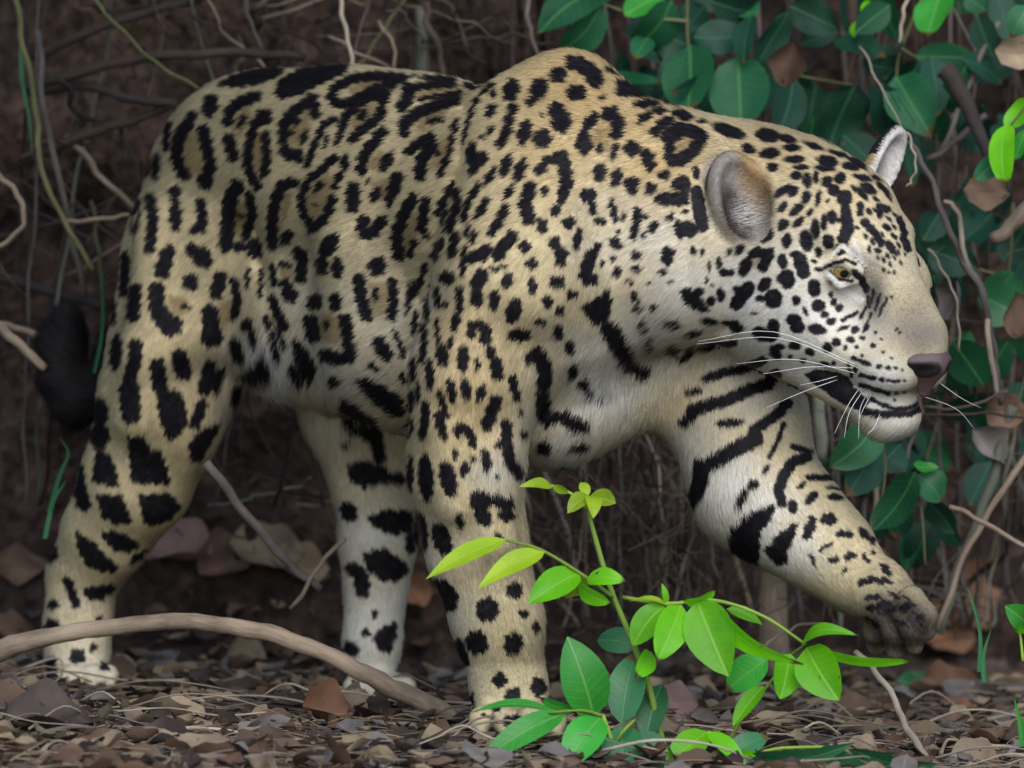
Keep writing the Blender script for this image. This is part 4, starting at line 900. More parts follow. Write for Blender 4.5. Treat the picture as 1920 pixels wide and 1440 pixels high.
def bark_material(name, dark, light, scale=60, rough=.8):
    m, nt, p, L = nodemat(name)
    tc = nt.nodes.new('ShaderNodeTexCoord'); oi = nt.nodes.new('ShaderNodeObjectInfo')
    uv = nt.nodes.new('ShaderNodeUVMap'); uv.uv_map = 'bark'
    mp = nt.nodes.new('ShaderNodeMapping'); mp.inputs['Scale'].default_value = (.18, 1, 1); L.new(uv.outputs[0], mp.inputs['Vector'])
    no = nt.nodes.new('ShaderNodeTexNoise'); no.inputs['Scale'].default_value = scale; no.inputs['Detail'].default_value = 7; no.inputs['Roughness'].default_value = .65
    L.new(mp.outputs[0], no.inputs['Vector'])
    n2 = nt.nodes.new('ShaderNodeTexNoise'); n2.inputs['Scale'].default_value = 14; n2.inputs['Detail'].default_value = 4; L.new(tc.outputs['Object'], n2.inputs['Vector'])
    ad = nt.nodes.new('ShaderNodeMath'); ad.operation = 'MULTIPLY_ADD'; ad.inputs[1].default_value = .55; L.new(n2.outputs['Fac'], ad.inputs[0])
    hl = nt.nodes.new('ShaderNodeMath'); hl.operation = 'MULTIPLY'; hl.inputs[1].default_value = .5; L.new(no.outputs['Fac'], hl.inputs[0]); L.new(hl.outputs[0], ad.inputs[2])
    rp = ramp(nt, [(.36, dark), (.66, light)]); L.new(ad.outputs[0], rp.inputs[0])
    hs = nt.nodes.new('ShaderNodeHueSaturation'); mr = nt.nodes.new('ShaderNodeMapRange'); mr.inputs['To Min'].default_value = .6; mr.inputs['To Max'].default_value = 1.4
    L.new(oi.outputs['Random'], mr.inputs['Value']); L.new(mr.outputs[0], hs.inputs['Value']); L.new(rp.outputs[0], hs.inputs['Color']); L.new(hs.outputs[0], p.inputs['Base Color'])
    p.inputs['Roughness'].default_value = rough; p.inputs['Specular IOR Level'].default_value = .25
    bp = nt.nodes.new('ShaderNodeBump'); bp.inputs['Strength'].default_value = .6; bp.inputs['Distance'].default_value = .003
    L.new(no.outputs['Fac'], bp.inputs['Height']); L.new(bp.outputs[0], p.inputs['Normal'])
    return m
LM = {
 'bright': leaf_material('young leaf', (.105, .44, .004), (.19, .60, .008), (.30, .62, .08), .36, .5, wear=.3),
 'yellow': leaf_material('shoot leaf', (.22, .38, .006), (.36, .52, .02), (.40, .50, .10), .42, .45),
 'mid': leaf_material('mature leaf', (.022, .22, .020), (.045, .32, .035), (.16, .36, .10), .35, .30, wear=.1),
 'low': leaf_material('low leaf', (.018, .105, .035), (.035, .16, .06), (.08, .22, .10), .42, .25, wear=.1),
 'dark': leaf_material('shade leaf', (.007, .036, .021), (.014, .060, .035), (.035, .12, .065), .5, .22, wear=.15, spec=.2),
 'green': leaf_material('vine leaf', (.009, .070, .028), (.018, .110, .045), (.07, .22, .06), .48, .30, wear=.15, spec=.22),
}
BM = {
 'grey': bark_material('grey bark', (.040, .034, .031), (.16, .135, .12)),
 'brown': bark_material('brown bark', (.017, .012, .010), (.080, .055, .040)),
 'dark': bark_material('dark bark', (.012, .009, .009), (.045, .034, .030)),
 'pale': bark_material('pale dry stem', (.16, .125, .090), (.42, .35, .27)),
 'tan': bark_material('bleached branch', (.085, .062, .042), (.27, .205, .145), 40),
 'olive': bark_material('olive stem', (.040, .044, .018), (.13, .125, .055)),
 'shoot': bark_material('green shoot', (.12, .22, .02), (.26, .38, .06), 30, .5),
 'greygreen': bark_material('grey green stem', (.05, .055, .042), (.16, .165, .12)),
}
def leaf_geo(base, tip, hw, roll=0.0, fold=.18, curl=.12, droop=0.0, wav=0.0, shape='oval', n=9, half=3, toward=None):
    """leaf blade between two points; roll turns it about its axis, fold lifts its halves, curl bends it along its length"""
    base, tip = np.asarray(base, float), np.asarray(tip, float)
    ax = tip - base; Ln = np.linalg.norm(ax); ax /= Ln
    view = (CAM - base); view /= np.linalg.norm(view)
    nrm = view - (view @ ax) * ax; nrm /= np.linalg.norm(nrm)
    side = np.cross(nrm, ax)
    c, s = math.cos(roll), math.sin(roll)
    side, nrm = side * c + nrm * s, nrm * c - side * s
    V, F, UV = [], [], []
    ph = random.random() * 6
    for i in range(n + 1):
        t = i / n
        if shape == 'oval': w = math.sin(math.pi * min(1, t * .97 + .03) ** .88) ** .72
        elif shape == 'lance': w = math.sin(math.pi * t ** .75) ** .9
        else: w = math.sin(math.pi * t ** .95) ** .55 * (1 - .12 * t)
        if i in (0, n): w = .03
        cen = base + ax * Ln * t + nrm * (curl * Ln * math.sin(math.pi * t)) - np.array((0, 0, 1)) * droop * Ln * t * t
        for k in range(-half, half + 1):
            x = k / half
            e = hw * w * x
            z = fold * hw * w * abs(x) ** 1.4 + wav * hw * math.sin(9 * t + ph + 2 * x) * abs(x)
            V.append(cen + side * e + nrm * z); UV.append((t, x * w))
    m = 2 * half + 1
    for i in range(n):
        for k in range(m - 1):
            F.append((i * m + k, i * m + k + 1, (i + 1) * m + k + 1, (i + 1) * m + k))
    return V, F, UV
def uv_mesh(name, V, F, UV, mat, layer='leaf', smooth=True):
    me = bpy.data.meshes.new(name)
    me.from_pydata([tuple(v) for v in V], [], [tuple(f) for f in F])
    if smooth: me.shade_smooth()
    l = me.uv_layers.new(name=layer)
    vi = np.empty(len(me.loops), np.int32); me.loops.foreach_get('vertex_index', vi)
    l.data.foreach_set('uv', np.asarray(UV, np.float32)[vi].ravel())
    if mat: me.materials.append(mat)
    return me
def stem_mesh(name, pts, radii, mat, n=8, sub=5, rough=.06, wob=0.0):
    P = smooth_path(pts, sub)
    if wob:
        P = [p + np.array([noise.noise(Vector((i * .35, k * 7.7, p[0] * 9))) for k in range(3)]) * wob for i, p in enumerate(P)]
    R = np.interp(np.linspace(0, 1, len(P)), np.linspace(0, 1, len(radii)), radii)
    V, F = tube(P, list(R), n, True, 0, rough)
    d = np.concatenate([[0], np.cumsum(np.linalg.norm(np.diff(np.array(P), axis=0), axis=1))])
    UV = []
    for i in range(len(P)):
        for k in range(n):
            UV.append((d[i] * 4, abs(k - n / 2) / n * .25 + (.0 if n < 6 else .0)))
    return uv_mesh(name, V, F, UV, mat, 'bark')
def plant(name, label, cat, loc, group=None):
    e = bpy.data.objects.new(name, None); COL.objects.link(e); e.location = loc; e.empty_display_size = .05
    tag(e, label, cat, group)
    return e
def child(name, me, root):
    """link a mesh given in world coordinates under a root that stands elsewhere"""
    o = bpy.data.objects.new(name, me); COL.objects.link(o); o.parent = root
    o.matrix_parent_inverse = Matrix.Translation(-Vector(root.location))
    return o
def add_leaf(root, b, t, hwpx, mat, d0, d1=None, **kw):
    d1 = d0 if d1 is None else d1
    V, F, UV = leaf_geo(W(b[0], b[1], d0), W(t[0], t[1], d1), hwpx * SC, **kw)
    return child('leaf', uv_mesh('leaf', V, F, UV, LM[mat]), root)

# ------------------------------------------------------------------ bright sapling in front of the near forepaw
D1 = -.20
def on(u, v, dd=0): return W(u, v, D1 + dd)
sap = plant('sapling', 'slender sapling with glossy yellow-green young leaves growing before the near forepaw', 'sapling', on(1262, 1452))
child('stem', stem_mesh('stem', [on(1262, 1452), on(1240, 1385), on(1216, 1285), on(1180, 1190), on(1150, 1118), on(1128, 1050), on(1106, 970), on(1103, 945)], [.0042, .0036, .0030, .0026, .0016], BM['shoot']), sap)
child('branch', stem_mesh('branch', [on(1152, 1122), on(1092, 1078, -.02), on(1012, 1030, -.035), on(948, 1013, -.04)], [.0022, .0013], BM['shoot']), sap)
child('branch', stem_mesh('branch', [on(1168, 1120), on(1250, 1132, -.02), on(1340, 1126, -.03), on(1430, 1155, -.03), on(1510, 1208, -.02)], [.0022, .0014], BM['shoot']), sap)
child('branch', stem_mesh('branch', [on(1104, 955), on(1070, 925), on(1034, 910, -.01)], [.0016, .0011], BM['shoot']), sap)
for b, t, w, mt, dd, kw in [
 ((950, 1012), (799, 1086), 24, 'yellow', (-.04, -.07), dict(roll=.75, shape='lance', curl=.06)),
 ((1022, 1034), (896, 1104), 24, 'yellow', (-.035, -.06), dict(roll=.6, shape='lance')),
 ((1086, 1074), (990, 1132), 30, 'bright', (-.02, -.05), dict(roll=.35)),
 ((1082, 1072), (1068, 1120), 22, 'yellow', (-.015, .02), dict(roll=-.5)),
 ((1100, 1088), (1174, 1090), 19, 'bright', (-.02, -.04), dict(roll=-.5)),
 ((1084, 1098), (1146, 1130), 18, 'bright', (-.02, -.05), dict(roll=.6)),
 ((1036, 912), (974, 912), 12, 'yellow', (-.01, -.03), dict(roll=.6, shape='lance')),
 ((1036, 910), (1068, 924), 8, 'yellow', (-.01, .0), dict(roll=.3, shape='lance')),
 ((1106, 930), (1064, 962), 18, 'yellow', (0, -.02), dict(roll=.5)), ((1108, 930), (1112, 972), 16, 'yellow', (0, -.03), dict(roll=-.3)), ((1108, 930), (1154, 944), 20, 'yellow', (0, -.02), dict(roll=-.5)), ((1104, 928), (1088, 905), 10, 'yellow', (0, .01), dict(roll=.2)),
 ((1246, 1136), (1186, 1212), 30, 'bright', (-.02, -.03), dict(roll=.45)), ((1276, 1134), (1232, 1240), 32, 'bright', (-.025, -.06), dict(roll=-.2)),
 ((1308, 1126), (1366, 1268), 46, 'bright', (-.03, -.06), dict(roll=.12, curl=.05)), ((1282, 1128), (1342, 1106), 16, 'bright', (-.03, -.03), dict(roll=.9)),
 ((1330, 1124), (1506, 1246), 22, 'bright', (-.03, -.07), dict(roll=.75, shape='lance', curl=.16)), ((1362, 1142), (1430, 1172), 14, 'bright', (-.02, -.01), dict(roll=-.6, shape='lance')),
 ((1502, 1210), (1610, 1192), 16, 'bright', (-.02, -.05), dict(roll=-.7, curl=.28, shape='lance')), ((1512, 1214), (1574, 1314), 42, 'bright', (-.02, -.05), dict(roll=.2, curl=.08)),
 ((1530, 1216), (1724, 1236), 15, 'bright', (-.02, -.04), dict(roll=.9, shape='lance', curl=.08)), ((1480, 1226), (1462, 1312), 30, 'bright', (-.01, -.03), dict(roll=-.45)),
 ((1440, 1234), (1362, 1296), 32, 'mid', (.02, .03), dict(roll=.3)), ((1220, 1222), (1190, 1272), 20, 'bright', (0, -.03), dict(roll=-.4)),
 ((1432, 1286), (1374, 1362), 18, 'bright', (0, -.03), dict(roll=.5)), ((1196, 1210), (1120, 1200), 26, 'low', (.03, .05), dict(roll=.3)), ((1260, 1140), (1180, 1128), 8, 'yellow', (-.02, -.02), dict(roll=1.0, shape='lance')), ((1250, 1134), (1240, 1092), 7, 'bright', (-.02, -.02), dict(roll=.5, shape='lance'))]:
    kw.setdefault('curl', random.uniform(.04, .18)); kw.setdefault('wav', random.uniform(.02, .09)); kw.setdefault('fold', random.uniform(.12, .34))
    add_leaf(sap, b, t, w, mt, D1 + dd[0], D1 + dd[1], **kw)
child('branch', stem_mesh('branch', [on(1510, 1208, -.02), on(1480, 1232, 0), on(1440, 1285, .0), on(1395, 1340, .01), on(1340, 1440, .02)], [.0012, .0018], BM['shoot']), sap)

D2 = -.24
low = plant('seedling', 'low seedling with rounded deep green leaves at the sapling foot', 'seedling', W(1165, 1460, D2))
child('stem', stem_mesh('stem', [W(1165, 1470, D2), W(1150, 1400, D2), W(1130, 1340, D2)], [.003, .002], BM['shoot']), low)
child('stem', stem_mesh('stem', [W(1150, 1400, D2), W(1170, 1370, D2 - .01), W(1190, 1350, D2)], [.002, .0015], BM['shoot']), low)
child('stem', stem_mesh('stem', [W(1130, 1342, D2), W(1090, 1332, D2 - .01), W(1030, 1336, D2 - .02)], [.0018, .0013], BM['shoot']), low)
for b, t, w, mt, dd, kw in [
 ((1114, 1345), (1064, 1194), 45, 'mid', (0, -.01), dict(roll=.2)), ((1166, 1358), (1192, 1222), 35, 'low', (.02, .05), dict(roll=-.2)), ((1212, 1384), (1242, 1282), 29, 'low', (.03, .06), dict(roll=-.3)), ((1126, 1345), (1056, 1446), 36, 'mid', (0, -.04), dict(roll=.25)),
 ((1164, 1362), (1176, 1460), 38, 'low', (.01, -.02), dict(roll=.1)), ((1062, 1336), (886, 1442), 27, 'mid', (-.01, -.04), dict(roll=.4, shape='lance')), ((1036, 1332), (884, 1336), 13, 'mid', (-.01, -.02), dict(roll=.9, shape='lance')), ((1078, 1332), (1012, 1308), 14, 'mid', (0, .01), dict(roll=-.6)),
 ((1196, 1372), (1230, 1450), 36, 'low', (.02, .01), dict(roll=-.2)), ((1110, 1338), (1066, 1316), 11, 'mid', (0, .0), dict(roll=.6))]:
    add_leaf(low, b, t, w, mt, D2 + dd[0], D2 + dd[1], **kw)
D3 = -.27
cor = plant('seedling', 'seedling with long drooping dark leaves and two fresh leaves at bottom edge', 'seedling', W(1400, 1475, D3))
child('stem', stem_mesh('stem', [W(1400, 1480, D3), W(1380, 1420, D3), W(1328, 1372, D3)], [.003, .0018], BM['shoot']), cor)
child('stem', stem_mesh('stem', [W(1398, 1470, D3), W(1410, 1430, D3), W(1450, 1405, D3), W(1560, 1400, D3)], [.0025, .0014], BM['shoot']), cor)
for b, t, w, mt, dd, kw in [
 ((1326, 1372), (1246, 1448), 28, 'bright', (0, -.03), dict(roll=.3)), ((1326, 1372), (1404, 1452), 18, 'bright', (0, -.03), dict(roll=-.5, shape='lance')), ((1390, 1410), (1422, 1414), 8, 'bright', (0, -.01), dict(roll=.4)),
 ((1400, 1418), (1604, 1392), 24, 'low', (0, -.03), dict(roll=.55, shape='lance', curl=.16)), ((1420, 1440), (1560, 1462), 32, 'low', (0, -.04), dict(roll=.4)), ((1536, 1404), (1640, 1450), 28, 'low', (0, -.02), dict(roll=.5)), ((1610, 1410), (1762, 1432), 20, 'low', (-.01, -.02), dict(roll=.7, shape='lance')),
 ((1360, 1420), (1300, 1400), 24, 'dark', (.02, .04), dict(roll=.3)), ((1360, 1425), (1440, 1380), 24, 'low', (.02, .04), dict(roll=-.4)), ((1590, 1404), (1680, 1412), 14, 'low', (0, .02), dict(roll=.8)), ((1380, 1440), (1330, 1470), 22, 'low', (.0, -.02), dict(roll=.2))]:
    add_leaf(cor, b, t, w, mt, D3 + dd[0], D3 + dd[1], **kw)

# ------------------------------------------------------------------ broad-leaved climbers behind the head
def climber(label, stems, leaves, depth, loc):
    r = plant('climber', label, 'climber', loc)
    for pts, rad, mt, dd in stems:
        child('stem', stem_mesh('stem', [W(x, y, depth + dd + z) for x, y, z in pts], [q * SC for q in rad], BM[mt], 7), r)
    for b, t, w, mt, dd in leaves:
        V, F, UV = leaf_geo(W(*b, depth + dd), W(*t, depth + dd + random.uniform(-.05, .02)), w * 1.14 * SC, roll=random.uniform(-.75, .75), fold=random.uniform(.05, .32), curl=random.uniform(-.12, .2), wav=random.uniform(.02, .14), shape=random.choice(['oval', 'round', 'round']))
        child('leaf', uv_mesh('leaf', V, F, UV, LM[mt]), r)
    return r
climber('dense climber with round dark green leaves hanging above the jaguar neck',
 [([(1290, -40, 0), (1288, 40, 0), (1292, 100, 0)], [4, 3], 'olive', .02), ([(1292, 85, 0), (1335, 95, 0), (1384, 108, 0)], [3, 2], 'olive', 0), ([(1292, 40, 0), (1200, 30, 0), (1110, 0, 0)], [4, 2], 'olive', .02), ([(1480, -30, 0), (1490, 60, 0), (1488, 160, 0)], [9, 7], 'brown', .06), ([(1488, 140, 0), (1540, 150, 0), (1604, 160, 0)], [3, 2], 'olive', .02)],
 [((1142, -14), (1008, 66), 44, 'green', 0), ((1128, 6), (1046, 96), 38, 'green', -.02), ((1260, 0), (1186, 88), 42, 'green', .02), ((1215, 70), (1190, 110), 22, 'green', -.01), ((1292, 84), (1226, 60), 40, 'dark', .03), ((1294, 84), (1290, 210), 56, 'green', -.02), ((1384, 106), (1390, 246), 58, 'green', -.03), ((1300, 70), (1404, 62), 36, 'dark', -.01), ((1478, 24), (1414, 130), 34, 'dark', -.01), ((1330, 96), (1240, 190), 50, 'dark', .04),
  ((1488, 146), (1458, 256), 38, 'dark', 0), ((1604, 158), (1552, 280), 56, 'dark', -.02), ((1530, 160), (1510, 262), 48, 'dark', .04), ((1480, 10), (1572, 54), 34, 'dark', .02), ((1420, 20), (1330, 0), 38, 'dark', .05), ((1240, -10), (1170, 30), 30, 'mid', .04), ((1320, 10), (1280, 60), 34, 'dark', .06), ((1370, 0), (1420, 40), 30, 'green', .06), ((1440, 140), (1400, 220), 40, 'dark', .07), ((1240, 130), (1210, 200), 40, 'dark', .08)], .60, W(1290, 900, .75))
climber('open climber with oval leaves over the far ear',
 [([(1745, -40, 0), (1690, 90, 0), (1680, 150, 0)], [4, 3], 'olive', .02), ([(1690, 90, 0), (1712, 104, 0), (1722, 106, 0)], [2.5, 2], 'olive', 0), ([(1760, -30, 0), (1800, 40, 0), (1835, 110, 0)], [3, 2], 'grey', .02)],
 [((1680, 144), (1748, 256), 46, 'green', -.02), ((1716, 106), (1834, 108), 26, 'green', -.02), ((1764, -16), (1740, 66), 40, 'mid', 0), ((1640, 90), (1660, 150), 30, 'dark', .05), ((1625, 0), (1622, 40), 12, 'bright', .02), ((1606, 40), (1604, 72), 9, 'bright', .02), ((1655, 15), (1658, 30), 8, 'bright', .02), ((1690, 130), (1630, 120), 28, 'dark', .05), ((1810, -10), (1850, 20), 22, 'green', .06)], .62, W(1700, 900, .75))
climber('bright climber spray with small fresh leaves at right edge',
 [([(1960, 150, 0), (1915, 210, 0), (1888, 250, 0), (1880, 320, 0)], [3, 2], 'olive', 0)],
 [((1890, 232), (1886, 352), 26, 'bright', 0), ((1930, 186), (1884, 240), 22, 'bright', .01), ((1872, 298), (1824, 342), 20, 'green', .02), ((1925, 10), (1895, 70), 24, 'low', .03), ((1925, 240), (1905, 300), 14, 'mid', .02)], .30, W(1960, 900, .5))
climber('teal leaved climber behind the jaguar nose',
 [([(1900, 380, 0), (1890, 520, 0), (1860, 640, 0), (1800, 640, 0)], [4, 2], 'olive', .03), ([(1890, 520, 0), (1820, 500, 0), (1740, 470, 0)], [3, 2], 'olive', .04)],
 [((1740, 466), (1836, 504), 36, 'dark', .02), ((1900, 510), (1850, 596), 48, 'low', .02), ((1860, 400), (1800, 452), 36, 'dark', .05), ((1910, 590), (1850, 560), 44, 'low', .0), ((1786, 640), (1846, 724), 42, 'green', .0), ((1890, 640), (1850, 716), 34, 'green', .03), ((1820, 620), (1780, 700), 30, 'low', .05), ((1920, 430), (1880, 490), 36, 'dark', .05), ((1760, 400), (1730, 450), 30, 'dark', .06), ((1800, 520), (1770, 580), 30, 'dark', .08), ((1850, 330), (1790, 390), 32, 'dark', .09)], .54, W(1880, 900, .7))
climber('leafy shoot with drooping leaves below the jaguar chin',
 [([(1735, 1060, 0), (1728, 960, 0), (1716, 890, 0), (1742, 868, 0)], [3, 2], 'olive', 0), ([(1640, 1000, 0), (1660, 880, 0), (1645, 780, 0)], [3, 2], 'olive', .02)],
 [((1716, 886), (1636, 996), 38, 'green', -.02), ((1720, 890), (1766, 940), 30, 'low', 0), ((1712, 872), (1760, 876), 12, 'mid', -.02), ((1646, 786), (1556, 876), 42, 'low', .02), ((1650, 830), (1586, 930), 40, 'dark', .04), ((1690, 830), (1640, 880), 34, 'dark', .06), ((1740, 940), (1790, 1000), 24, 'dark', .05), ((1700, 950), (1680, 1010), 26, 'dark', .06)], .36, W(1735, 1100, .4))
# ------------------------------------------------------------------ vines, branches, twigs
def wood(name, label, cat, pts, rad, mat, group=None, n=8, wob=.004, rough=.07):
    """one stem along photo points (u, v, depth); radius in photo pixels"""
    P = [W(*p) for p in pts]
    o = Vector(P[-1] if P[-1][2] < P[0][2] else P[0])
    me = stem_mesh(name, [p - np.array(o) for p in P], [r * SC for r in rad], BM[mat], n, 6, rough, wob)
    b = bpy.data.objects.new(name, me); COL.objects.link(b); b.location = o
    return tag(b, label, cat, group)
wood('fallen_branch', 'long bleached branch arching across the litter before the hind feet', 'branch',
     [(-60, 1246, .14), (0, 1220, .14), (80, 1195, .13), (200, 1176, .12), (330, 1168, .11), (430, 1173, .10), (540, 1198, .09), (640, 1242, .09), (720, 1284, .10), (800, 1318, .12), (850, 1345, .13)], [21, 20, 17, 16, 16, 17, 16, 18, 20, 14], 'tan', n=14, wob=.003)
G1 = 'dry vines and stems tangled behind the jaguar'
for lab, pts, rad, mat in [
 ('thick grey-green upright stem above the jaguar back', [(796, -30, .75), (792, 60, .75), (790, 250, .78)], [13, 12], 'greygreen'),
 ('thin pale stem slanting down onto the jaguar rump', [(632, -20, .62), (648, 50, .62), (662, 130, .62)], [4.5, 4], 'pale'),
 ('thin green stem slanting left above the jaguar back', [(775, -20, .68), (720, 55, .68), (664, 130, .68)], [4, 4], 'olive'),
 ('grey stem bending above the jaguar rump', [(452, -20, .66), (470, 40, .66), (492, 95, .66)], [5, 4], 'grey'),
 ('thin grey stem left of the round leaves above the shoulder', [(986, -20, .65), (994, 50, .65), (1012, 120, .65)], [5, 4], 'grey'),
 ('dark upright stem behind the jaguar shoulder', [(958, -20, .82), (962, 70, .82), (958, 180, .82)], [6, 5], 'brown'),
 ('brown upright stem under the round leaves', [(1196, -20, .80), (1188, 70, .80), (1184, 190, .80)], [9, 8], 'brown'),
 ('leaning brown stem behind the jaguar shoulder hump', [(1120, -20, .78), (1140, 50, .78), (1160, 150, .78)], [6, 5], 'brown'),
 ('twisted brown stem pair, thicker, above the forehead', [(1590, -30, .72), (1606, 60, .72), (1622, 120, .72), (1612, 230, .74)], [12, 12, 10], 'brown'),
 ('twisted brown stem pair, thinner, above the forehead', [(1650, -30, .70), (1636, 50, .70), (1616, 120, .70), (1630, 240, .72)], [9, 8, 8], 'grey'),
 ('fine pale stem running down to the far ear tip', [(1612, 90, .40), (1650, 160, .38), (1692, 240, .36)], [2.6, 2.4], 'pale'),
 ('pale stick hanging above the far ear', [(1706, -20, .62), (1694, 30, .62), (1682, 86, .62)], [3.5, 3], 'pale'),
 ('thick blackish dead stick leaning right of the far ear', [(1770, 130, .52), (1810, 190, .52), (1856, 300, .52)], [20, 18, 10], 'dark'),
 ('grey stick crossing the blackish dead stick', [(1874, 40, .60), (1820, 150, .60), (1756, 300, .60)], [6, 5], 'grey'),
 ('short grey stick leaning left of the fresh leaf spray', [(1850, 215, .58), (1800, 258, .58), (1740, 296, .58)], [7, 6], 'grey'),
 ('long twisting grey vine falling past the jaguar nose', [(1704, 262, .34), (1740, 330, .34), (1768, 400, .34), (1800, 480, .34), (1836, 540, .34), (1858, 620, .35), (1868, 690, .36), (1876, 760, .37)], [5, 6, 7, 8, 7, 6, 6], 'grey'),
 ('second grey vine strand twining with the long vine', [(1770, 380, .33), (1796, 400, .33), (1806, 470, .33), (1846, 560, .36), (1852, 640, .33), (1872, 740, .34)], [5, 5, 6, 6, 5], 'pale'),
 ('fine whitish loop of stem beside the far ear', [(1700, 250, .28), (1716, 290, .28), (1712, 330, .28), (1700, 352, .28)], [2.4, 2], 'pale'),
 ('fine stem curving in front of the forehead', [(1740, 470, .26), (1776, 520, .26), (1796, 580, .26), (1798, 660, .26)], [3, 2.6], 'pale'),
 ('pale broken branch end poking in at right edge', [(1960, 360, .44), (1910, 410, .44), (1862, 446, .44)], [18, 16, 13], 'tan'),
 ('thin brown twig level with the jaguar mouth', [(1735, 766, .30), (1810, 764, .30), (1890, 734, .30)], [3.5, 3], 'brown'),
 ('thin stem running right from under the chin', [(1710, 780, .32), (1780, 782, .32), (1850, 770, .32), (1940, 790, .34)], [3, 3], 'brown'),
 ('long brown stalk leaning out of the right edge', [(1956, 820, .34), (1880, 920, .34), (1810, 1040, .34), (1758, 1180, .34)], [7, 6.5, 6], 'tan'),
 ('olive stalk behind the leaning brown stalk', [(1900, 760, .46), (1860, 900, .46), (1800, 1060, .46), (1760, 1190, .46)], [11, 10, 9], 'greygreen'),
 ('pale pinkish twig low at right edge', [(1780, 950, .28), (1850, 985, .28), (1940, 1030, .28)], [5, 5], 'tan'),
 ('grey stem beside the leaf below the chin', [(1676, 800, .48), (1650, 880, .48), (1636, 980, .48), (1630, 1100, .5)], [6, 5], 'pale'),
 ('forked grey stem below the chin', [(1722, 790, .46), (1700, 860, .46), (1660, 930, .47)], [4, 4], 'grey'),
 ('upright grey-green stem between the chin and the lifted arm', [(1526, 640, .56), (1534, 740, .56), (1540, 860, .56)], [14, 13], 'greygreen'),
 ('slim dark stem behind the jaguar throat', [(1500, 640, .60), (1502, 740, .60), (1498, 850, .60)], [8, 8], 'brown'),
 ('short brown trunk standing under the lifted forearm', [(1452, 900, .60), (1448, 1060, .60), (1446, 1262, .60)], [26, 28, 36], 'tan'),
 ('thin olive vine hanging at the left edge', [(26, -20, .55), (48, 110, .55), (70, 230, .55), (72, 300, .55), (110, 400, .55), (176, 500, .55)], [6, 6, 5], 'olive'),
 ('pale hooked stem at the left edge', [(-20, 318, .50), (22, 350, .50), (46, 400, .50), (30, 440, .50), (-20, 470, .50)], [6, 5], 'tan'),
 ('green grass-like stem slanting to the rump', [(160, -20, .56), (220, 52, .56), (290, 112, .56), (372, 168, .56)], [4, 3.5], 'olive'),
 ('long level brown branch above the rump', [(40, 165, .68), (180, 130, .66), (320, 104, .64), (450, 100, .64), (570, 108, .66)], [11, 10, 9], 'brown'),
 ('dark stick sloping above the long level branch', [(60, 110, .74), (180, 56, .72), (330, 10, .72), (420, -20, .72)], [10, 9], 'dark'),
 ('dark root curving behind the rump', [(60, 300, .74), (140, 262, .70), (230, 232, .68), (330, 190, .66)], [11, 10, 9], 'brown'),
 ('black root running left of the rump', [(60, 175, .72), (160, 165, .68), (250, 182, .66), (330, 196, .66)], [11, 9], 'dark'),
 ('straight twig beside the tail base', [(120, 418, .62), (180, 412, .60), (244, 404, .60)], [5, 4], 'tan'),
 ('pale dry stem left of the black tail tip', [(-20, 604, .52), (30, 640, .50), (84, 688, .50)], [11, 9], 'tan'),
 ('short pale stem above the black tail tip', [(0, 612, .54), (40, 618, .54), (84, 628, .54)], [8, 7], 'tan'),
 ('grey stick leaning between the hind legs', [(386, 866, .30), (470, 978, .32), (540, 1052, .34), (600, 1106, .36)], [9, 9, 8], 'grey'),
 ('thin stick crossing the grey stick between the hind legs', [(648, 1010, .33), (600, 1060, .34), (545, 1140, .35)], [5, 4], 'tan'),
 ('pale stem fallen across the litter at bottom right', [(1604, 1222, -.02), (1660, 1286, -.05), (1690, 1340, -.09), (1720, 1400, -.14), (1790, 1460, -.2)], [6, 6, 7, 6], 'pale'),
 ('thin arched stem under the lifted paw', [(1420, 1240, .12), (1450, 1198, .12), (1500, 1172, .12), (1548, 1168, .12)], [3.5, 3], 'pale'),
 ('blackish root running below the tail', [(0, 520, .72), (80, 545, .70), (160, 560, .68), (200, 580, .68)], [13, 11], 'dark'),
 ('thin stem hanging down behind the rump', [(170, 380, .62), (186, 470, .60), (192, 560, .60)], [5, 4], 'olive'),
 ('grey root hanging along the bank at left', [(70, 60, .64), (85, 220, .62), (130, 420, .62), (160, 560, .64)], [7, 6], 'grey'),
]:
    wood('vine' if 'vine' in lab else 'root' if 'root' in lab else 'trunk' if 'trunk' in lab else 'stick' if 'stick' in lab or 'branch' in lab or 'twig' in lab else 'dry_stem', lab,
         'vine' if 'vine' in lab else 'root' if 'root' in lab else 'trunk' if 'trunk' in lab else 'stick' if 'stick' in lab or 'branch' in lab or 'twig' in lab else 'stem', pts, rad, mat, G1)
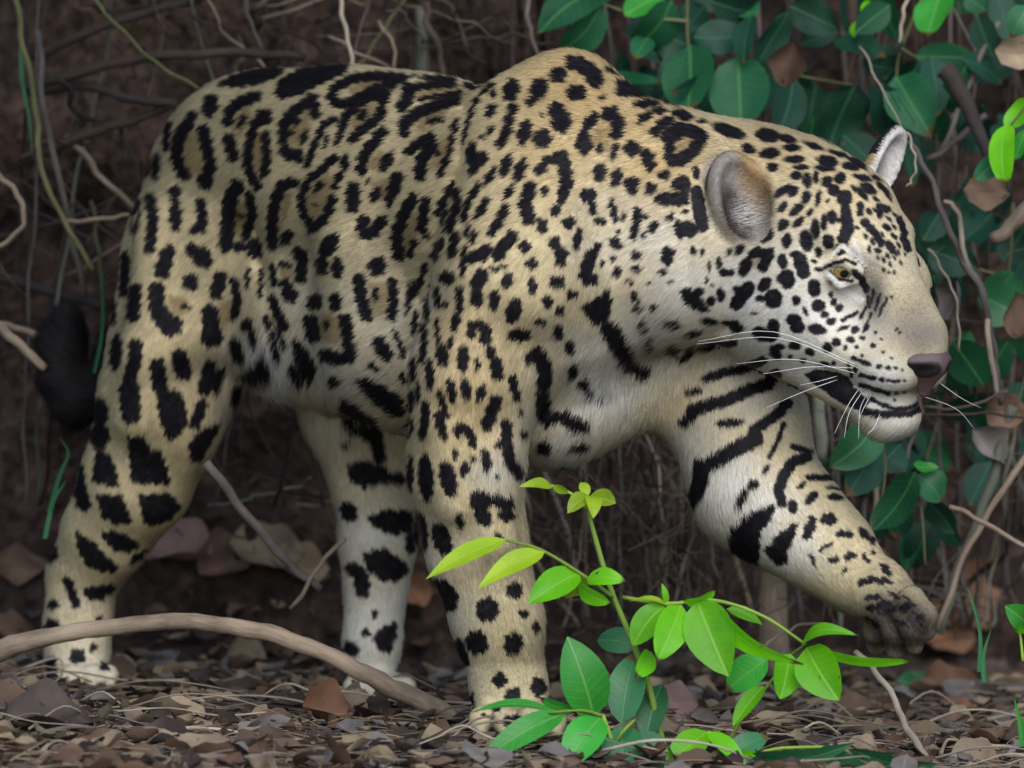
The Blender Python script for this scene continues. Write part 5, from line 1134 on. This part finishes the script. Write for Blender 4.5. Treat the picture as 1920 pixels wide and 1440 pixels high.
# the rest of the thicket: thin stems rising from the ground behind the animal, many crossing
GT = 'thin stems of the thicket behind the jaguar'
R_ = random.Random(11)
for k in range(95):
    right = k > 18
    u = R_.uniform(940, 1960) if right else R_.uniform(-20, 900)
    d = R_.uniform(.62, 1.0) if right else R_.uniform(.66, .76)
    lean = R_.gauss(0, 90)
    v0, v1 = (1180 if right else 950), R_.choice([-60, -60, -60, 300, 500])
    if k % 3 == 0: v1 = R_.uniform(600, 950); lean *= 2.2
    pts = []
    for i in range(6):
        t = i / 5
        pts.append((u + lean * t + R_.gauss(0, 12), v0 + (v1 - v0) * t, d + R_.gauss(0, .03)))
    r = R_.choice([2.2, 2.6, 3, 3.5, 4, 5, 7])
    mt = R_.choice(['grey', 'brown', 'brown', 'dark', 'grey', 'greygreen', 'tan'])
    nm = {'grey': 'thin greyish stem in the thicket', 'brown': 'thin brown stem in the thicket', 'dark': 'thin blackish stem in the thicket', 'greygreen': 'thin grey-green stem in the thicket', 'tan': 'thin dry tan stem in the thicket'}[mt]
    nm = ('leaning ' if abs(lean) > 120 else 'bent ' if abs(lean) > 60 else 'upright ') + nm + (' at the left edge' if u < 300 else ' above the jaguar back' if u < 940 else ' under the jaguar chest' if u < 1300 else ' behind the lifted arm' if u < 1560 else ' below the chin' if u < 1760 else ' near the right edge')
    wood('thicket_stem', nm, 'stem', pts, [r, r * .8], mat=mt, group=GT, n=6, wob=.005)
# roots and sticks hanging over the bank on the left
for k in range(34):
    u, v = R_.uniform(-60, 820), R_.uniform(-20, 620)
    if u > 420: v = R_.uniform(-20, 90)
    a = R_.gauss(-.15, .45) + (1.2 if k % 4 == 0 else 0); ln_px = R_.uniform(160, 460)
    pts = [(u + ln_px * t * math.cos(a) + R_.gauss(0, 12), v + ln_px * t * math.sin(a) + R_.gauss(0, 16) + 40 * t * t, R_.uniform(.62, .74)) for t in (0, .33, .66, 1)]
    r = R_.choice([2.5, 3, 4, 5, 7, 9]); mt = R_.choice(['dark', 'dark', 'brown', 'grey', 'brown', 'tan'])
    wood('root', ('thick ' if r > 6 else 'thin ' if r < 4 else 'wiry ') + {'dark': 'blackish', 'brown': 'brown', 'grey': 'greyish', 'tan': 'dry tan'}[mt] + ' root ' + ('hanging down' if k % 4 == 0 else 'running across') + ' the bank ' + ('above the back' if u > 420 else 'above the tail' if v < 320 else 'beside the tail'), 'root', pts, [r, r * .8, r * .5], mat=mt, group='roots across the bank', n=6, wob=.012)
# fine brush: one mass of hair-thin twigs nobody could count
V, F, UV = [], [], []
for k in range(700):
    zone = R_.random()
    if zone < .45: u, v, d = R_.uniform(960, 1400), R_.uniform(850, 1230), R_.uniform(.45, .95)
    elif zone < .8: u, v, d = R_.uniform(1400, 1960), R_.uniform(300, 1220), R_.uniform(.5, 1.0)
    else: u, v, d = R_.uniform(-40, 700), R_.uniform(-40, 950), R_.uniform(.66, .8)
    a = R_.uniform(0, math.pi); ln_px = R_.uniform(60, 260)
    p0 = W(u, v, d); p1 = W(u + ln_px * math.cos(a) * .5 + R_.gauss(0, 15), v - ln_px * math.sin(a) * .5 + R_.gauss(0, 15), d + R_.gauss(0, .04)); p2 = W(u + ln_px * math.cos(a) + R_.gauss(0, 25), v - ln_px * math.sin(a), d + R_.gauss(0, .08))
    P = smooth_path([p0, p1, p2], 3)
    v_, f_ = tube(P, list(np.linspace(R_.uniform(.7, 1.5), .5, len(P)) * SC * 1.3), 4, False)
    o = len(V); V += v_; F += [tuple(i + o for i in f) for f in f_]; UV += [(i * .02, .1) for i in range(len(v_))]
me_ = uv_mesh('brushwood', V, F, UV, BM['brown'], 'bark')
for q in ('grey', 'tan', 'dark'): me_.materials.append(BM[q])
_nf = len(F) // 700
me_.polygons.foreach_set('material_index', np.array([R_.choice([0, 0, 1, 1, 2, 3]) for _ in range(700)], np.int32).repeat(_nf))
o = bpy.data.objects.new('brushwood', me_); COL.objects.link(o)
tag(o, 'mass of hair-thin dry twigs filling the dark thicket', 'brushwood', None, 'stuff')
# unseen leaves added above the frame to keep the bank and thicket dark
V, F, UV = [], [], []
for k in range(1500):
    c = np.array((R_.uniform(-1.5, 1.6), R_.uniform(.50, 1.7), R_.uniform(1.02, 1.9))); c[2] += .25 * (c[1] - .5)
    if c[1] < .62 and c[0] > -.35: continue
    a = np.array((R_.gauss(0, 1), R_.gauss(0, 1), R_.gauss(-.5, .5))); a /= np.linalg.norm(a)
    v_, f_, u_ = leaf_geo(c, c + a * R_.uniform(.07, .12), R_.uniform(.020, .034), roll=R_.uniform(-1.5, 1.5), n=4, half=1)
    o = len(V); V += v_; F += [tuple(i + o for i in f) for f in f_]; UV += u_
o = bpy.data.objects.new('overhanging_foliage', uv_mesh('overhanging_foliage', V, F, UV, LM['dark'])); COL.objects.link(o)
tag(o, 'unseen leaves added above the bank to shade the thicket', 'foliage', None, 'stuff')
# ------------------------------------------------------------------ fallen leaves and litter
def dead_material(name, dark, light, vein):
    return leaf_material(name, dark, light, vein, .7, .12, wear=.5, blotch=(.02, .014, .01))
DM = {'brown': dead_material('dead leaf brown', (.050, .028, .017), (.135, .078, .047), (.08, .05, .035)),
      'tan': dead_material('dead leaf tan', (.13, .095, .060), (.30, .225, .145), (.20, .14, .09)),
      'grey': dead_material('dead leaf grey', (.070, .060, .054), (.18, .155, .14), (.2, .17, .15)),
      'orange': dead_material('dead leaf orange', (.11, .050, .025), (.23, .115, .060), (.2, .10, .06)),
      'pink': dead_material('dead leaf pinkish', (.10, .058, .050), (.20, .122, .105), (.25, .15, .12)),
      'dark': dead_material('dead leaf dark', (.020, .013, .010), (.055, .036, .026), (.05, .035, .026))}
def dead_geo(Ln, hw, seed, curl=.5, shape='oval', n=8, half=3):
    """a dried, curled leaf lying about the origin, z up"""
    r = random.Random(seed); V, F, UV = [], [], []
    tw = r.uniform(-.8, .8); bend = r.uniform(-.3, .9) * curl; cup = r.uniform(.2, 1.6) * curl; ph = r.uniform(0, 6)
    for i in range(n + 1):
        t = i / n
        w = math.sin(math.pi * min(1, t * .96 + .03) ** .9) ** .7
        if i in (0, n): w = .05
        w *= 1 + .12 * math.sin(11 * t + ph)
        zc = bend * Ln * (t - .5) ** 2 * 1.6
        a = tw * (t - .5)
        for k in range(-half, half + 1):
            x = k / half
            e = hw * w * x; z = cup * hw * w * x * x + .10 * hw * math.sin(8 * t + 3 * x + ph)
            V.append(((t - .5) * Ln, e * math.cos(a) - z * math.sin(a), zc + e * math.sin(a) + z * math.cos(a))); UV.append((t, x * w))
    m = 2 * half + 1
    for i in range(n):
        for k in range(m - 1):
            F.append((i * m + k, i * m + k + 1, (i + 1) * m + k + 1, (i + 1) * m + k))
    return V, F, UV
def place(o, x, y, lift=.004, tilt=.5, R=random):
    o.location = (x, y, gz(x, y) + lift)
    o.rotation_euler = (R.gauss(0, tilt), R.gauss(0, tilt * .6), R.uniform(0, 6.28))
# leaves one can name
for lab, u, v, Ln, hw, mt, dz, rot, cl, seed in [
 ('large orange-brown dead leaf standing on edge right of the lifted paw', 1816, 1180, .105, .040, 'orange', .05, (1.25, -.5, 1.0), .55, 3),
 ('second large brown dead leaf leaning under the lifted paw', 1765, 1225, .080, .034, 'orange', .03, (1.0, .3, .3), .5, 5),
 ('red-brown dead leaf curled below the large orange leaf', 1776, 1300, .060, .026, 'orange', .016, (.9, .1, .2), .7, 8),
 ('small red dead leaf chip by the wood sliver', 1810, 1345, .036, .014, 'orange', .008, (.5, .1, .1), .6, 11),
 ('pinkish folded dead leaf between the hind feet', 330, 1075, .095, .034, 'pink', .03, (.7, .15, -.35), .8, 14),
 ('pink twisted dead leaf beside the folded one', 420, 1085, .075, .028, 'pink', .022, (.9, -.4, .5), .9, 17),
 ('tan dead leaf lying behind the pink leaves', 500, 1075, .085, .032, 'tan', .03, (.8, .1, -.1), .5, 20),
 ('yellow-tan dead leaf under the leaning grey stick', 560, 1090, .070, .026, 'tan', .022, (.9, .2, .4), .4, 23),
 ('orange dead leaf leaning on the right hind foot', 132, 1272, .050, .022, 'orange', .02, (1.1, -.6, .6), .4, 26),
 ('broad dark red-brown dead leaf at bottom left', 90, 1370, .090, .036, 'dark', .010, (.35, 0, .1), .6, 29),
 ('rust dead leaf at the bottom left edge', 20, 1330, .060, .026, 'brown', .010, (.5, .1, -.3), .6, 31),
 ('brown dead leaf curled beside the near forepaw', 610, 1350, .055, .024, 'orange', .012, (.7, .2, .3), .8, 33),
 ('tan dead leaf chip behind the bleached branch', 460, 1240, .045, .020, 'tan', .01, (.9, .2, .2), .5, 36),
 ('rounded brown dead leaf by the left hind foot', 780, 1130, .040, .020, 'orange', .02, (1.2, .1, .3), .5, 38),
 ('pale pink dead leaf among the low seedling leaves', 1268, 1340, .045, .022, 'pink', .02, (1.1, .2, .2), .5, 40),
 ('pale tan dead leaf behind the seedling', 1255, 1395, .060, .026, 'tan', .012, (.8, .1, .5), .5, 43),
 ('flat green fallen leaf on the ground right of the sapling', 1722, 1292, .050, .019, 'green', .012, (.75, .1, .15), .15, 46),
 ('grey dead leaf lying near the bottom right', 1560, 1345, .050, .016, 'grey', .006, (.4, .1, .25), .3, 48),
 ('dark brown dead leaf lying before the grey one', 1620, 1375, .055, .018, 'dark', .006, (.4, 0, .4), .4, 51),
 ('dry brown leaf leaning at the left edge by the branch', 24, 1205, .050, .020, 'brown', .02, (1.0, .2, .3), .5, 54),
 ('brown dead leaf lying left of the right hind foot', 40, 1075, .060, .024, 'brown', .016, (.9, .1, .1), .5, 57)]:
    V, F, UV = dead_geo(Ln, hw, seed, cl, n=12, half=4)
    o = bpy.data.objects.new('fallen_leaf', uv_mesh('fallen_leaf', V, F, UV, LM['low'] if mt == 'green' else DM[mt])); COL.objects.link(o)
    g = ray_ground(u, v + 12)
    o.location = (g[0], g[1], gz(g[0], g[1]) + dz); o.rotation_euler = rot
    tag(o, lab, 'leaf', 'dead leaves one can pick out')
# many more, alike
GL = 'dead leaves strewn over the ground'
R2 = random.Random(5)
lab = {'brown': 'brown dead leaf', 'tan': 'tan dead leaf', 'grey': 'greyish dead leaf', 'orange': 'rusty dead leaf', 'pink': 'pinkish dead leaf', 'dark': 'blackish rotten leaf'}
def whereabouts(p):
    u, v, d = project(p)
    side = 'left of the right hind foot' if u < 80 else 'between the hind feet' if u < 640 and d > .05 else 'in front of the bleached branch' if u < 640 else 'by the left hind foot' if u < 860 and d > .1 else 'beside the near forepaw' if u < 1060 else 'around the sapling foot' if u < 1500 else 'under the lifted paw' if u < 1760 else 'near the right edge'
    return ('far back, ' if d > .45 else '') + side
proto = []
for k in range(18):
    mt = ['brown', 'tan', 'grey', 'dark', 'dark', 'tan', 'pink', 'brown', 'grey', 'grey', 'dark', 'tan'][k % 12]
    Ln = R2.uniform(.028, .058)
    proto.append((uv_mesh('fallen_leaf', *dead_geo(Ln, Ln * R2.uniform(.26, .40), 100 + k, .55), DM[mt]), mt, Ln))
for k in range(250):
    me_, mt, Ln_ = proto[R2.randrange(len(proto))]
    for _ in range(20):
        x = R2.uniform(-.62, .66); y = -.52 + 1.30 * R2.random() ** 1.1
        if y < bank_y(x) + .04: break
    o = bpy.data.objects.new('fallen_leaf', me_); COL.objects.link(o); place(o, x, y, R2.uniform(.003, .012), .28, R2)
    s = R2.uniform(.75, 1.3); o.scale = (s, s, s)
    tag(o, ('small ' if Ln_ * s < .034 else 'broad ' if Ln_ * s > .050 else '') + lab[mt] + ' in the litter ' + whereabouts(np.array(o.location)), 'leaf', GL)
GK = 'twigs lying on the ground'
for k in range(70):
    x = R2.uniform(-.62, .66); y = R2.uniform(-.30, .75); a = R2.gauss(0, .6); ln_ = R2.uniform(.06, .26)
    pts = [np.array((x + ln_ * t * math.cos(a) + R2.gauss(0, .006), y + ln_ * t * math.sin(a) + R2.gauss(0, .006), 0)) for t in (0, .33, .66, 1)]
    for p_ in pts: p_[2] = gz(p_[0], p_[1]) + R2.uniform(.003, .016)
    mt = R2.choice(['pale', 'tan', 'tan', 'brown', 'grey', 'dark']); r = R2.uniform(.0009, .0028) * (1.5 if R2.random() < .15 else 1)
    o0 = pts[0].copy()
    o = bpy.data.objects.new('twig', stem_mesh('twig', [p_ - o0 for p_ in pts], [r, r * .7], BM[mt], 6, 4)); COL.objects.link(o); o.location = o0
    tag(o, {'pale': 'pale dry twig on the litter', 'tan': 'tan dry twig on the litter', 'brown': 'brown twig on the litter', 'grey': 'grey twig on the litter', 'dark': 'blackish twig on the litter'}[mt] + ' ' + whereabouts(o0), 'twig', GK)
for k in range(60):     # long dry straws and grass stalks on top
    x = R2.uniform(-.6, .64); y = R2.uniform(-.48, .45); a = R2.gauss(0, .5) + (math.pi if R2.random() < .5 else 0); ln_ = R2.uniform(.07, .20); b_ = R2.gauss(0, .5)
    pts = []
    for t in (0, .33, .66, 1):
        aa = a + b_ * t
        pts.append(np.array((x + ln_ * t * math.cos(aa), y + ln_ * t * math.sin(aa), 0)))
        pts[-1][2] = gz(pts[-1][0], pts[-1][1]) + R2.uniform(.010, .022) + .02 * math.sin(math.pi * t) * R2.random()
    o0 = pts[0].copy(); r = R2.uniform(.0008, .0017)
    mt = R2.choice(['pale', 'pale', 'tan'])
    o = bpy.data.objects.new('straw', stem_mesh('straw', [p_ - o0 for p_ in pts], [r, r * .6], BM[mt], 5, 4)); COL.objects.link(o); o.location = o0
    tag(o, ('curved ' if abs(b_) > .5 else 'straight ') + ('long ' if ln_ > .14 else 'short ') + ('pale' if mt == 'pale' else 'tan') + ' straw on the litter ' + whereabouts(o0), 'straw', 'dry straws on the litter')
for lab_, pts, rad, mat in [
 ('flat grey driftwood sliver at the bottom right', [(1600, 1352, -.1), (1720, 1372, -.11), (1820, 1376, -.11), (1930, 1358, -.1)], [8, 15, 14, 10], 'tan'),
 ('second weathered wood sliver behind the driftwood', [(1560, 1340, .0), (1640, 1338, .0), (1760, 1352, .0)], [8, 10, 6], 'grey'),
 ('greyish wet stick at the bottom left', [(250, 1430, -.12), (340, 1400, -.12), (450, 1370, -.11)], [10, 11, 8], 'grey'),
 ('wavy pale root at the bottom left', [(330, 1420, -.15), (420, 1424, -.15), (500, 1400, -.15), (620, 1408, -.15)], [4, 5, 4, 3], 'pale'),
 ('long dark stick beside the near forepaw', [(560, 1420, -.12), (700, 1408, -.12), (860, 1396, -.12)], [7, 8, 5], 'dark'),
 ('arched straw by the near forepaw', [(640, 1370, -.08), (700, 1356, -.08), (780, 1362, -.08), (800, 1398, -.1)], [2.6, 2.4, 2], 'pale'),
 ('pale split stick at the bottom edge', [(650, 1390, -.16), (690, 1420, -.17), (740, 1450, -.18)], [6, 6], 'pale'),
 ('thin straw lying under the bleached branch', [(330, 1296, .1), (430, 1325, .08), (520, 1350, .06)], [3, 2], 'pale')]:
    wood('twig' if 'straw' in lab_ else 'root' if 'root' in lab_ else 'stick', lab_, 'straw' if 'straw' in lab_ else 'root' if 'root' in lab_ else 'stick', [(u, v, project(ray_ground(u, v + r_))[2] - .01) for (u, v, _), r_ in zip(pts, [6] * 9)], rad, mat, 'sticks on the forest floor')
# crumbs of litter too many to count
V, F, UV = [], [], []
for k in range(1800):
    x = R2.uniform(-.75, .80); y = -.85 + 1.75 * R2.random()
    if y > bank_y(x) + .15: continue
    z = float(ground_z(x, y)) + R2.uniform(.0, .010)
    a = R2.uniform(0, 6.28); Ln = R2.uniform(.005, .020); w = Ln * R2.uniform(.12, .5); t1, t2 = R2.gauss(0, .5), R2.gauss(0, .5)
    c, s = math.cos(a), math.sin(a)
    o = len(V)
    for px, py in ((-1, -.3), (0, -1), (1, .1), (.1, 1)):
        X, Y = px * Ln, py * w
        V.append((x + X * c - Y * s, y + X * s + Y * c, z + X * t1 * .5 + Y * t2 + (.3 * w if px in (0, .1) else 0)))
        UV.append((R2.random() * .02 + k % 40 / 40, .3))
    F += [(o, o + 1, o + 2), (o, o + 2, o + 3)]
NQ_ = len(F)
for k in range(3200):
    x = R2.uniform(-.7, .75); y = -.85 + 1.6 * R2.random()
    if y > bank_y(x) + .1: continue
    a = R2.gauss(0, .8); Ln = R2.uniform(.02, .075); b_ = R2.gauss(0, .25); w = R2.uniform(.0004, .0012); o = len(V); z = float(ground_z(x, y)) + R2.uniform(.002, .016); tz = R2.gauss(0, .12)
    for i in range(5):
        t = i / 4 - .5; aa = a + b_ * t * 2
        X, Y, Z = x + Ln * t * math.cos(aa), y + Ln * t * math.sin(aa), z + Ln * tz * t - .2 * Ln * t * t
        V += [(X - w * math.sin(aa), Y + w * math.cos(aa), Z), (X, Y, Z + w), (X + w * math.sin(aa), Y - w * math.cos(aa), Z)]; UV += [(k % 40 / 40, .3)] * 3
    for i in range(4):
        q_ = o + 3 * i
        F += [(q_, q_ + 1, q_ + 4, q_ + 3), (q_ + 1, q_ + 2, q_ + 5, q_ + 4)]
NS_ = len(F)
for k in range(1500):
    x = R2.uniform(-.72, .78); y = -.85 + 1.7 * R2.random()
    if y > bank_y(x) + .12: continue
    Ln = R2.uniform(.016, .044)
    v_, f_, u_ = dead_geo(Ln, Ln * R2.uniform(.22, .42), 900 + k, .8, n=6, half=2)
    M_ = (Matrix.Rotation(R2.uniform(0, 6.28), 3, 'Z') @ Matrix.Rotation(R2.gauss(0, .28), 3, 'X') @ Matrix.Rotation(R2.gauss(0, .2), 3, 'Y'))
    o = len(V); z = float(ground_z(x, y)) + R2.uniform(.003, .012)
    V += [np.array(M_ @ Vector(q)) + (x, y, z) for q in v_]; F += [tuple(i + o for i in f) for f in f_]; UV += u_
me_ = uv_mesh('leaf_litter', V, F, UV, DM['tan'], 'leaf', True)
for q in ('brown', 'grey', 'dark', 'orange'): me_.materials.append(DM[q])
mi = np.concatenate([np.array([R2.choice([0, 1, 1, 2, 3, 3, 3]) for _ in range(NQ_ // 2)], np.int32).repeat(2), np.array([R2.choice([0, 0, 0, 1, 2]) for _ in range((NS_ - NQ_) // 8)], np.int32).repeat(8), np.array([R2.choice([0, 0, 1, 1, 2, 3]) for _ in range((len(F) - NS_) // 24)], np.int32).repeat(24)]); me_.polygons.foreach_set('material_index', mi)
o = bpy.data.objects.new('leaf_litter', me_); COL.objects.link(o); tag(o, 'crumbled leaf litter covering the forest floor', 'litter', None, 'stuff')
# grass blades at the left and right
def blade(label, pts, w, mat):
    P = smooth_path([W(*p) for p in pts], 5); V, F, UV = [], [], []
    for i, p_ in enumerate(P):
        t = i / (len(P) - 1); ww = w * SC * (1 - t ** 2 * .9)
        V += [p_ - RGT * ww, p_ + FWD * ww * .5, p_ + RGT * ww]; UV += [(t, -1), (t, 0), (t, 1)]
    for i in range(len(P) - 1):
        for k in (0, 1): F.append((i * 3 + k, i * 3 + k + 1, i * 3 + k + 4, i * 3 + k + 3))
    o0 = P[0]; V = [v - o0 for v in V]
    o = bpy.data.objects.new('grass_blade', uv_mesh('grass_blade', V, F, UV, LM[mat])); COL.objects.link(o); o.location = o0
    tag(o, label, 'grass blade', 'grass blades')
for l_, pts, w, mat in [
 ('green grass blade beside the tail', [(176, 700, .5), (190, 630, .5), (192, 560, .5), (184, 480, .5)], 4, 'green'),
 ('green grass blade above the right hind foot', [(92, 960, .42), (112, 890, .42), (128, 850, .42), (112, 820, .42)], 5, 'green'),
 ('olive grass blade low at the left', [(84, 1010, .42), (100, 940, .42), (125, 900, .42)], 5, 'low'),
 ('green shoot rising beside the orange leaf', [(1836, 1260, .06), (1838, 1190, .06), (1824, 1130, .06), (1812, 1096, .06)], 4, 'low'),
 ('short green shoot before the orange leaf', [(1846, 1280, .03), (1844, 1230, .03), (1858, 1180, .03)], 5, 'low'),
 ('thin green blade at the lower right edge', [(1918, 1400, -.1), (1912, 1350, -.1), (1902, 1310, -.1)], 6, 'mid'),
 ('olive blade hanging at the upper left', [(40, 80, .58), (42, 150, .58), (56, 230, .58), (60, 290, .58)], 5, 'low')]:
    blade(l_, pts, w, mat)
sp = plant('seedling', 'tiny seedling with one round leaf at the right edge', 'seedling', W(1918, 1240, .02))
child('stem', stem_mesh('stem', [W(1918, 1240, .02), W(1912, 1190, .02), W(1898, 1165, .02)], [.0016, .001], BM['shoot']), sp)
add_leaf(sp, (1926, 1170), (1884, 1136), 24, 'mid', .02, 0, roll=.2); add_leaf(sp, (1898, 1170), (1930, 1184), 9, 'bright', .02, 0, roll=.6)
# ------------------------------------------------------------------ shaded leaves deeper in the thicket, one bushy plant with single leaves
R3 = random.Random(21)
bush = plant('shrub', 'shadowed shrub of dark leaves deep in the thicket behind the jaguar head', 'shrub', W(1640, 1120, .85))
for k in range(7):
    u = R3.uniform(1250, 1930)
    child('stem', stem_mesh('stem', [W(1640 + (u - 1640) * .5, 1120, .85), W(u + R3.gauss(0, 30), 700, .85), W(u, 250, .82), W(u + R3.gauss(0, 40), -60, .85)], [4 * SC, 3 * SC, 2 * SC], BM['brown'], 6), bush)
for k in range(130):
    if k < 75: u, v = R3.uniform(1120, 1960), R3.uniform(-40, 270)
    elif k < 112: u, v = R3.uniform(1660, 1970), R3.uniform(240, 900)
    else: u, v = R3.uniform(1480, 1760), R3.uniform(780, 1020)
    d = R3.uniform(.56, .95); a = R3.gauss(1.57, .8); ln_ = R3.uniform(60, 120)
    V, F, UV = leaf_geo(W(u, v, d), W(u + ln_ * math.cos(a), v + ln_ * math.sin(a), d + R3.gauss(0, .04)), ln_ * R3.uniform(.26, .40) * SC, roll=R3.gauss(0, .7), fold=.15, curl=R3.uniform(-.05, .15), n=6, half=2)
    child('leaf', uv_mesh('leaf', V, F, UV, LM['dark' if R3.random() < .8 else 'green']), bush)
# dead leaves caught in the vines
for k, (u, v, mt, l_) in enumerate([(1850, 360, 'brown', 'brown dead leaf hanging by the fresh leaf spray'), (1795, 560, 'grey', 'grey dead leaf caught behind the looping stem'), (1900, 590, 'brown', 'dead brown leaf caught at the right edge'), (1880, 770, 'brown', 'brown dead leaf caught beside the twining vines'), (1850, 840, 'grey', 'folded grey dead leaf hanging low in the vines'), (1905, 100, 'tan', 'tan dead leaf hanging at the upper right corner'), (1900, 1010, 'dark', 'blackish dead leaf drooping at the right edge'), (1480, 120, 'brown', 'small brown dead leaf caught above the neck'), (1700, 760, 'brown', 'brown dead leaf behind the chin')]):
    V, F, UV = dead_geo(.05, .02, 300 + k, .8)
    o = bpy.data.objects.new('dead_leaf', uv_mesh('dead_leaf', V, F, UV, DM[mt])); COL.objects.link(o); o.location = W(u, v, .46)
    o.rotation_euler = (R3.gauss(1.3, .3), R3.uniform(0, 3), R3.gauss(0, .5)); tag(o, l_, 'leaf', 'dead leaves caught in the vines')
# unseen leaves added over the left side, out of frame, to shade the hindquarters
V, F, UV = [], [], []
for k in range(1100):
    c = np.array((R3.uniform(-1.4, -.20), R3.uniform(-.95, .40), R3.uniform(1.0, 1.5)))
    a = np.array((R3.gauss(0, 1), R3.gauss(0, 1), R3.gauss(-.5, .5))); a /= np.linalg.norm(a)
    v_, f_, u_ = leaf_geo(c, c + a * R3.uniform(.06, .11), R3.uniform(.018, .030), roll=R3.uniform(-1.5, 1.5), n=4, half=1)
    o = len(V); V += v_; F += [tuple(i + o for i in f) for f in f_]; UV += u_
o = bpy.data.objects.new('overhanging_foliage', uv_mesh('overhanging_foliage', V, F, UV, LM['dark'])); COL.objects.link(o)
tag(o, 'unseen leaves added to shade the jaguar hindquarters', 'foliage', None, 'stuff')
